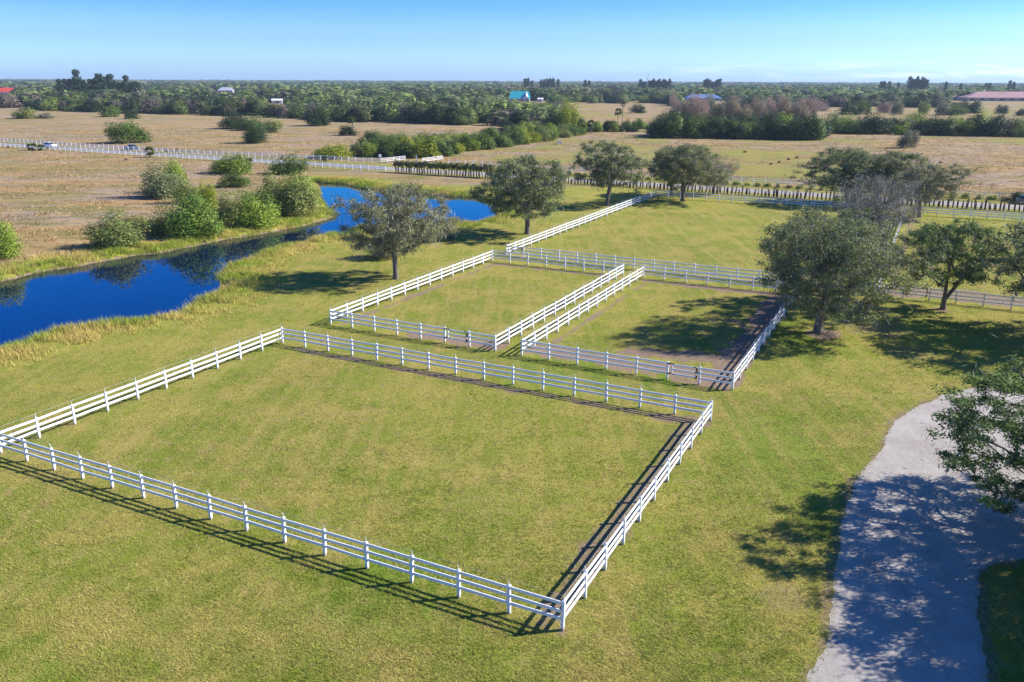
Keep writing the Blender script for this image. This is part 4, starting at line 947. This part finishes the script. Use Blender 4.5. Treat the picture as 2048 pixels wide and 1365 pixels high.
# ------------------------------------------------------------------ haze
b = MB(); b.box((0, 0, 30), (21000, 21000, 66)); hz = b.build('haze', [])
hm = bpy.data.materials.new('thin_air'); hm.use_nodes = True; hn = hm.node_tree; hn.nodes.clear()
ho = hn.nodes.new('ShaderNodeOutputMaterial'); hp_ = hn.nodes.new('ShaderNodeVolumePrincipled'); hn.links.new(hp_.outputs[0], ho.inputs['Volume'])
hp_.inputs['Color'].default_value = (.62, .78, .95, 1); hp_.inputs['Density'].default_value = .00009; hp_.inputs['Anisotropy'].default_value = .1
hz.data.materials.append(hm); tag(hz, 'thin blue haze that softens the distant woodland', 'haze', kind='stuff')

# ------------------------------------------------------------------ light
SUN_EL, SUN_AZ = R(34.0), R(10.5)                      # azimuth from +X toward +Y
sd = bpy.data.lights.new('sun', 'SUN'); sd.energy = 4.9; sd.angle = R(.53); sd.color = (1.0, .945, .85)
so = bpy.data.objects.new('sun', sd); COL.objects.link(so)
dirv = Vector((math.cos(SUN_EL)*math.cos(SUN_AZ), math.cos(SUN_EL)*math.sin(SUN_AZ), math.sin(SUN_EL)))
so.rotation_euler = dirv.to_track_quat('Z', 'Y').to_euler()
wd_ = bpy.data.worlds.new("World"); scene.world = wd_; wd_.use_nodes = True
t = NT(wd_.node_tree); bg = t.n['Background']
sky = t.new('ShaderNodeTexSky', sky_type='NISHITA'); sky.sun_disc = False; sky.sun_elevation = SUN_EL; sky.sun_rotation = math.pi/2-SUN_AZ
sky.ozone_density = 2.5; sky.air_density = .9; sky.dust_density = .6
co = t.new('ShaderNodeTexCoord').outputs['Generated']; sx = t.new('ShaderNodeSeparateXYZ'); t.l.new(co, sx.inputs[0])
rp = t.new('ShaderNodeValToRGB'); rp.color_ramp.interpolation = 'EASE'
el = rp.color_ramp.elements; el[0].position = 0.0; el[0].color = (.62, .97, 1.72, 1); el[1].position = 1.0; el[1].color = (.22, .50, .80, 1)
for pos, c_ in ((.02, (.60, .93, 1.5)), (.047, (.50, .76, 1.17)), (.087, (.29, .62, 1.05)), (.106, (.05, .60, 1.35)), (.20, (.004, .44, 1.3)), (.32, (.002, .36, 1.2)), (.5, (.10, .38, .85))):
    e = el.new(pos); e.color = (*c_, 1)
t.l.new(sx.outputs[2], rp.inputs[0])
c = t.mix(1.0, sky.outputs[0], rp.outputs[0], 'MULTIPLY')
# thin cloud bank low on the right
mp = t.new('ShaderNodeMapping'); mp.inputs['Scale'].default_value = (7, 7, 60); t.l.new(co, mp.inputs[0])
cn = t.noise(mp.outputs[0], 2.2, 6, .6, .3)
az = t.math('DIVIDE', sx.outputs[0], t.math('MAXIMUM', sx.outputs[1], .05))
band = t.math('MULTIPLY', t.smooth(sx.outputs[2], .0, .006), t.smooth(sx.outputs[2], .012, .024, 1, 0)); band = t.math('MULTIPLY', band, t.smooth(az, .0, .5))
cf_ = t.math('MULTIPLY', band, t.smooth(cn, .42, .62))
c = t.mix(t.math('MULTIPLY', cf_, .35), c, (9.5, 9.8, 10.2))
t.put(bg.inputs[0], c); bg.inputs[1].default_value = .10
scene.view_settings.view_transform = 'Standard'; scene.view_settings.look = 'None'; scene.view_settings.gamma = 1; scene.view_settings.exposure = 0.90
scene.cycles.max_bounces = 5; scene.cycles.diffuse_bounces = 2; scene.cycles.glossy_bounces = 2; scene.cycles.transmission_bounces = 2; scene.cycles.volume_bounces = 0
scene.cycles.use_denoising = True
scene.cycles.use_adaptive_sampling = True
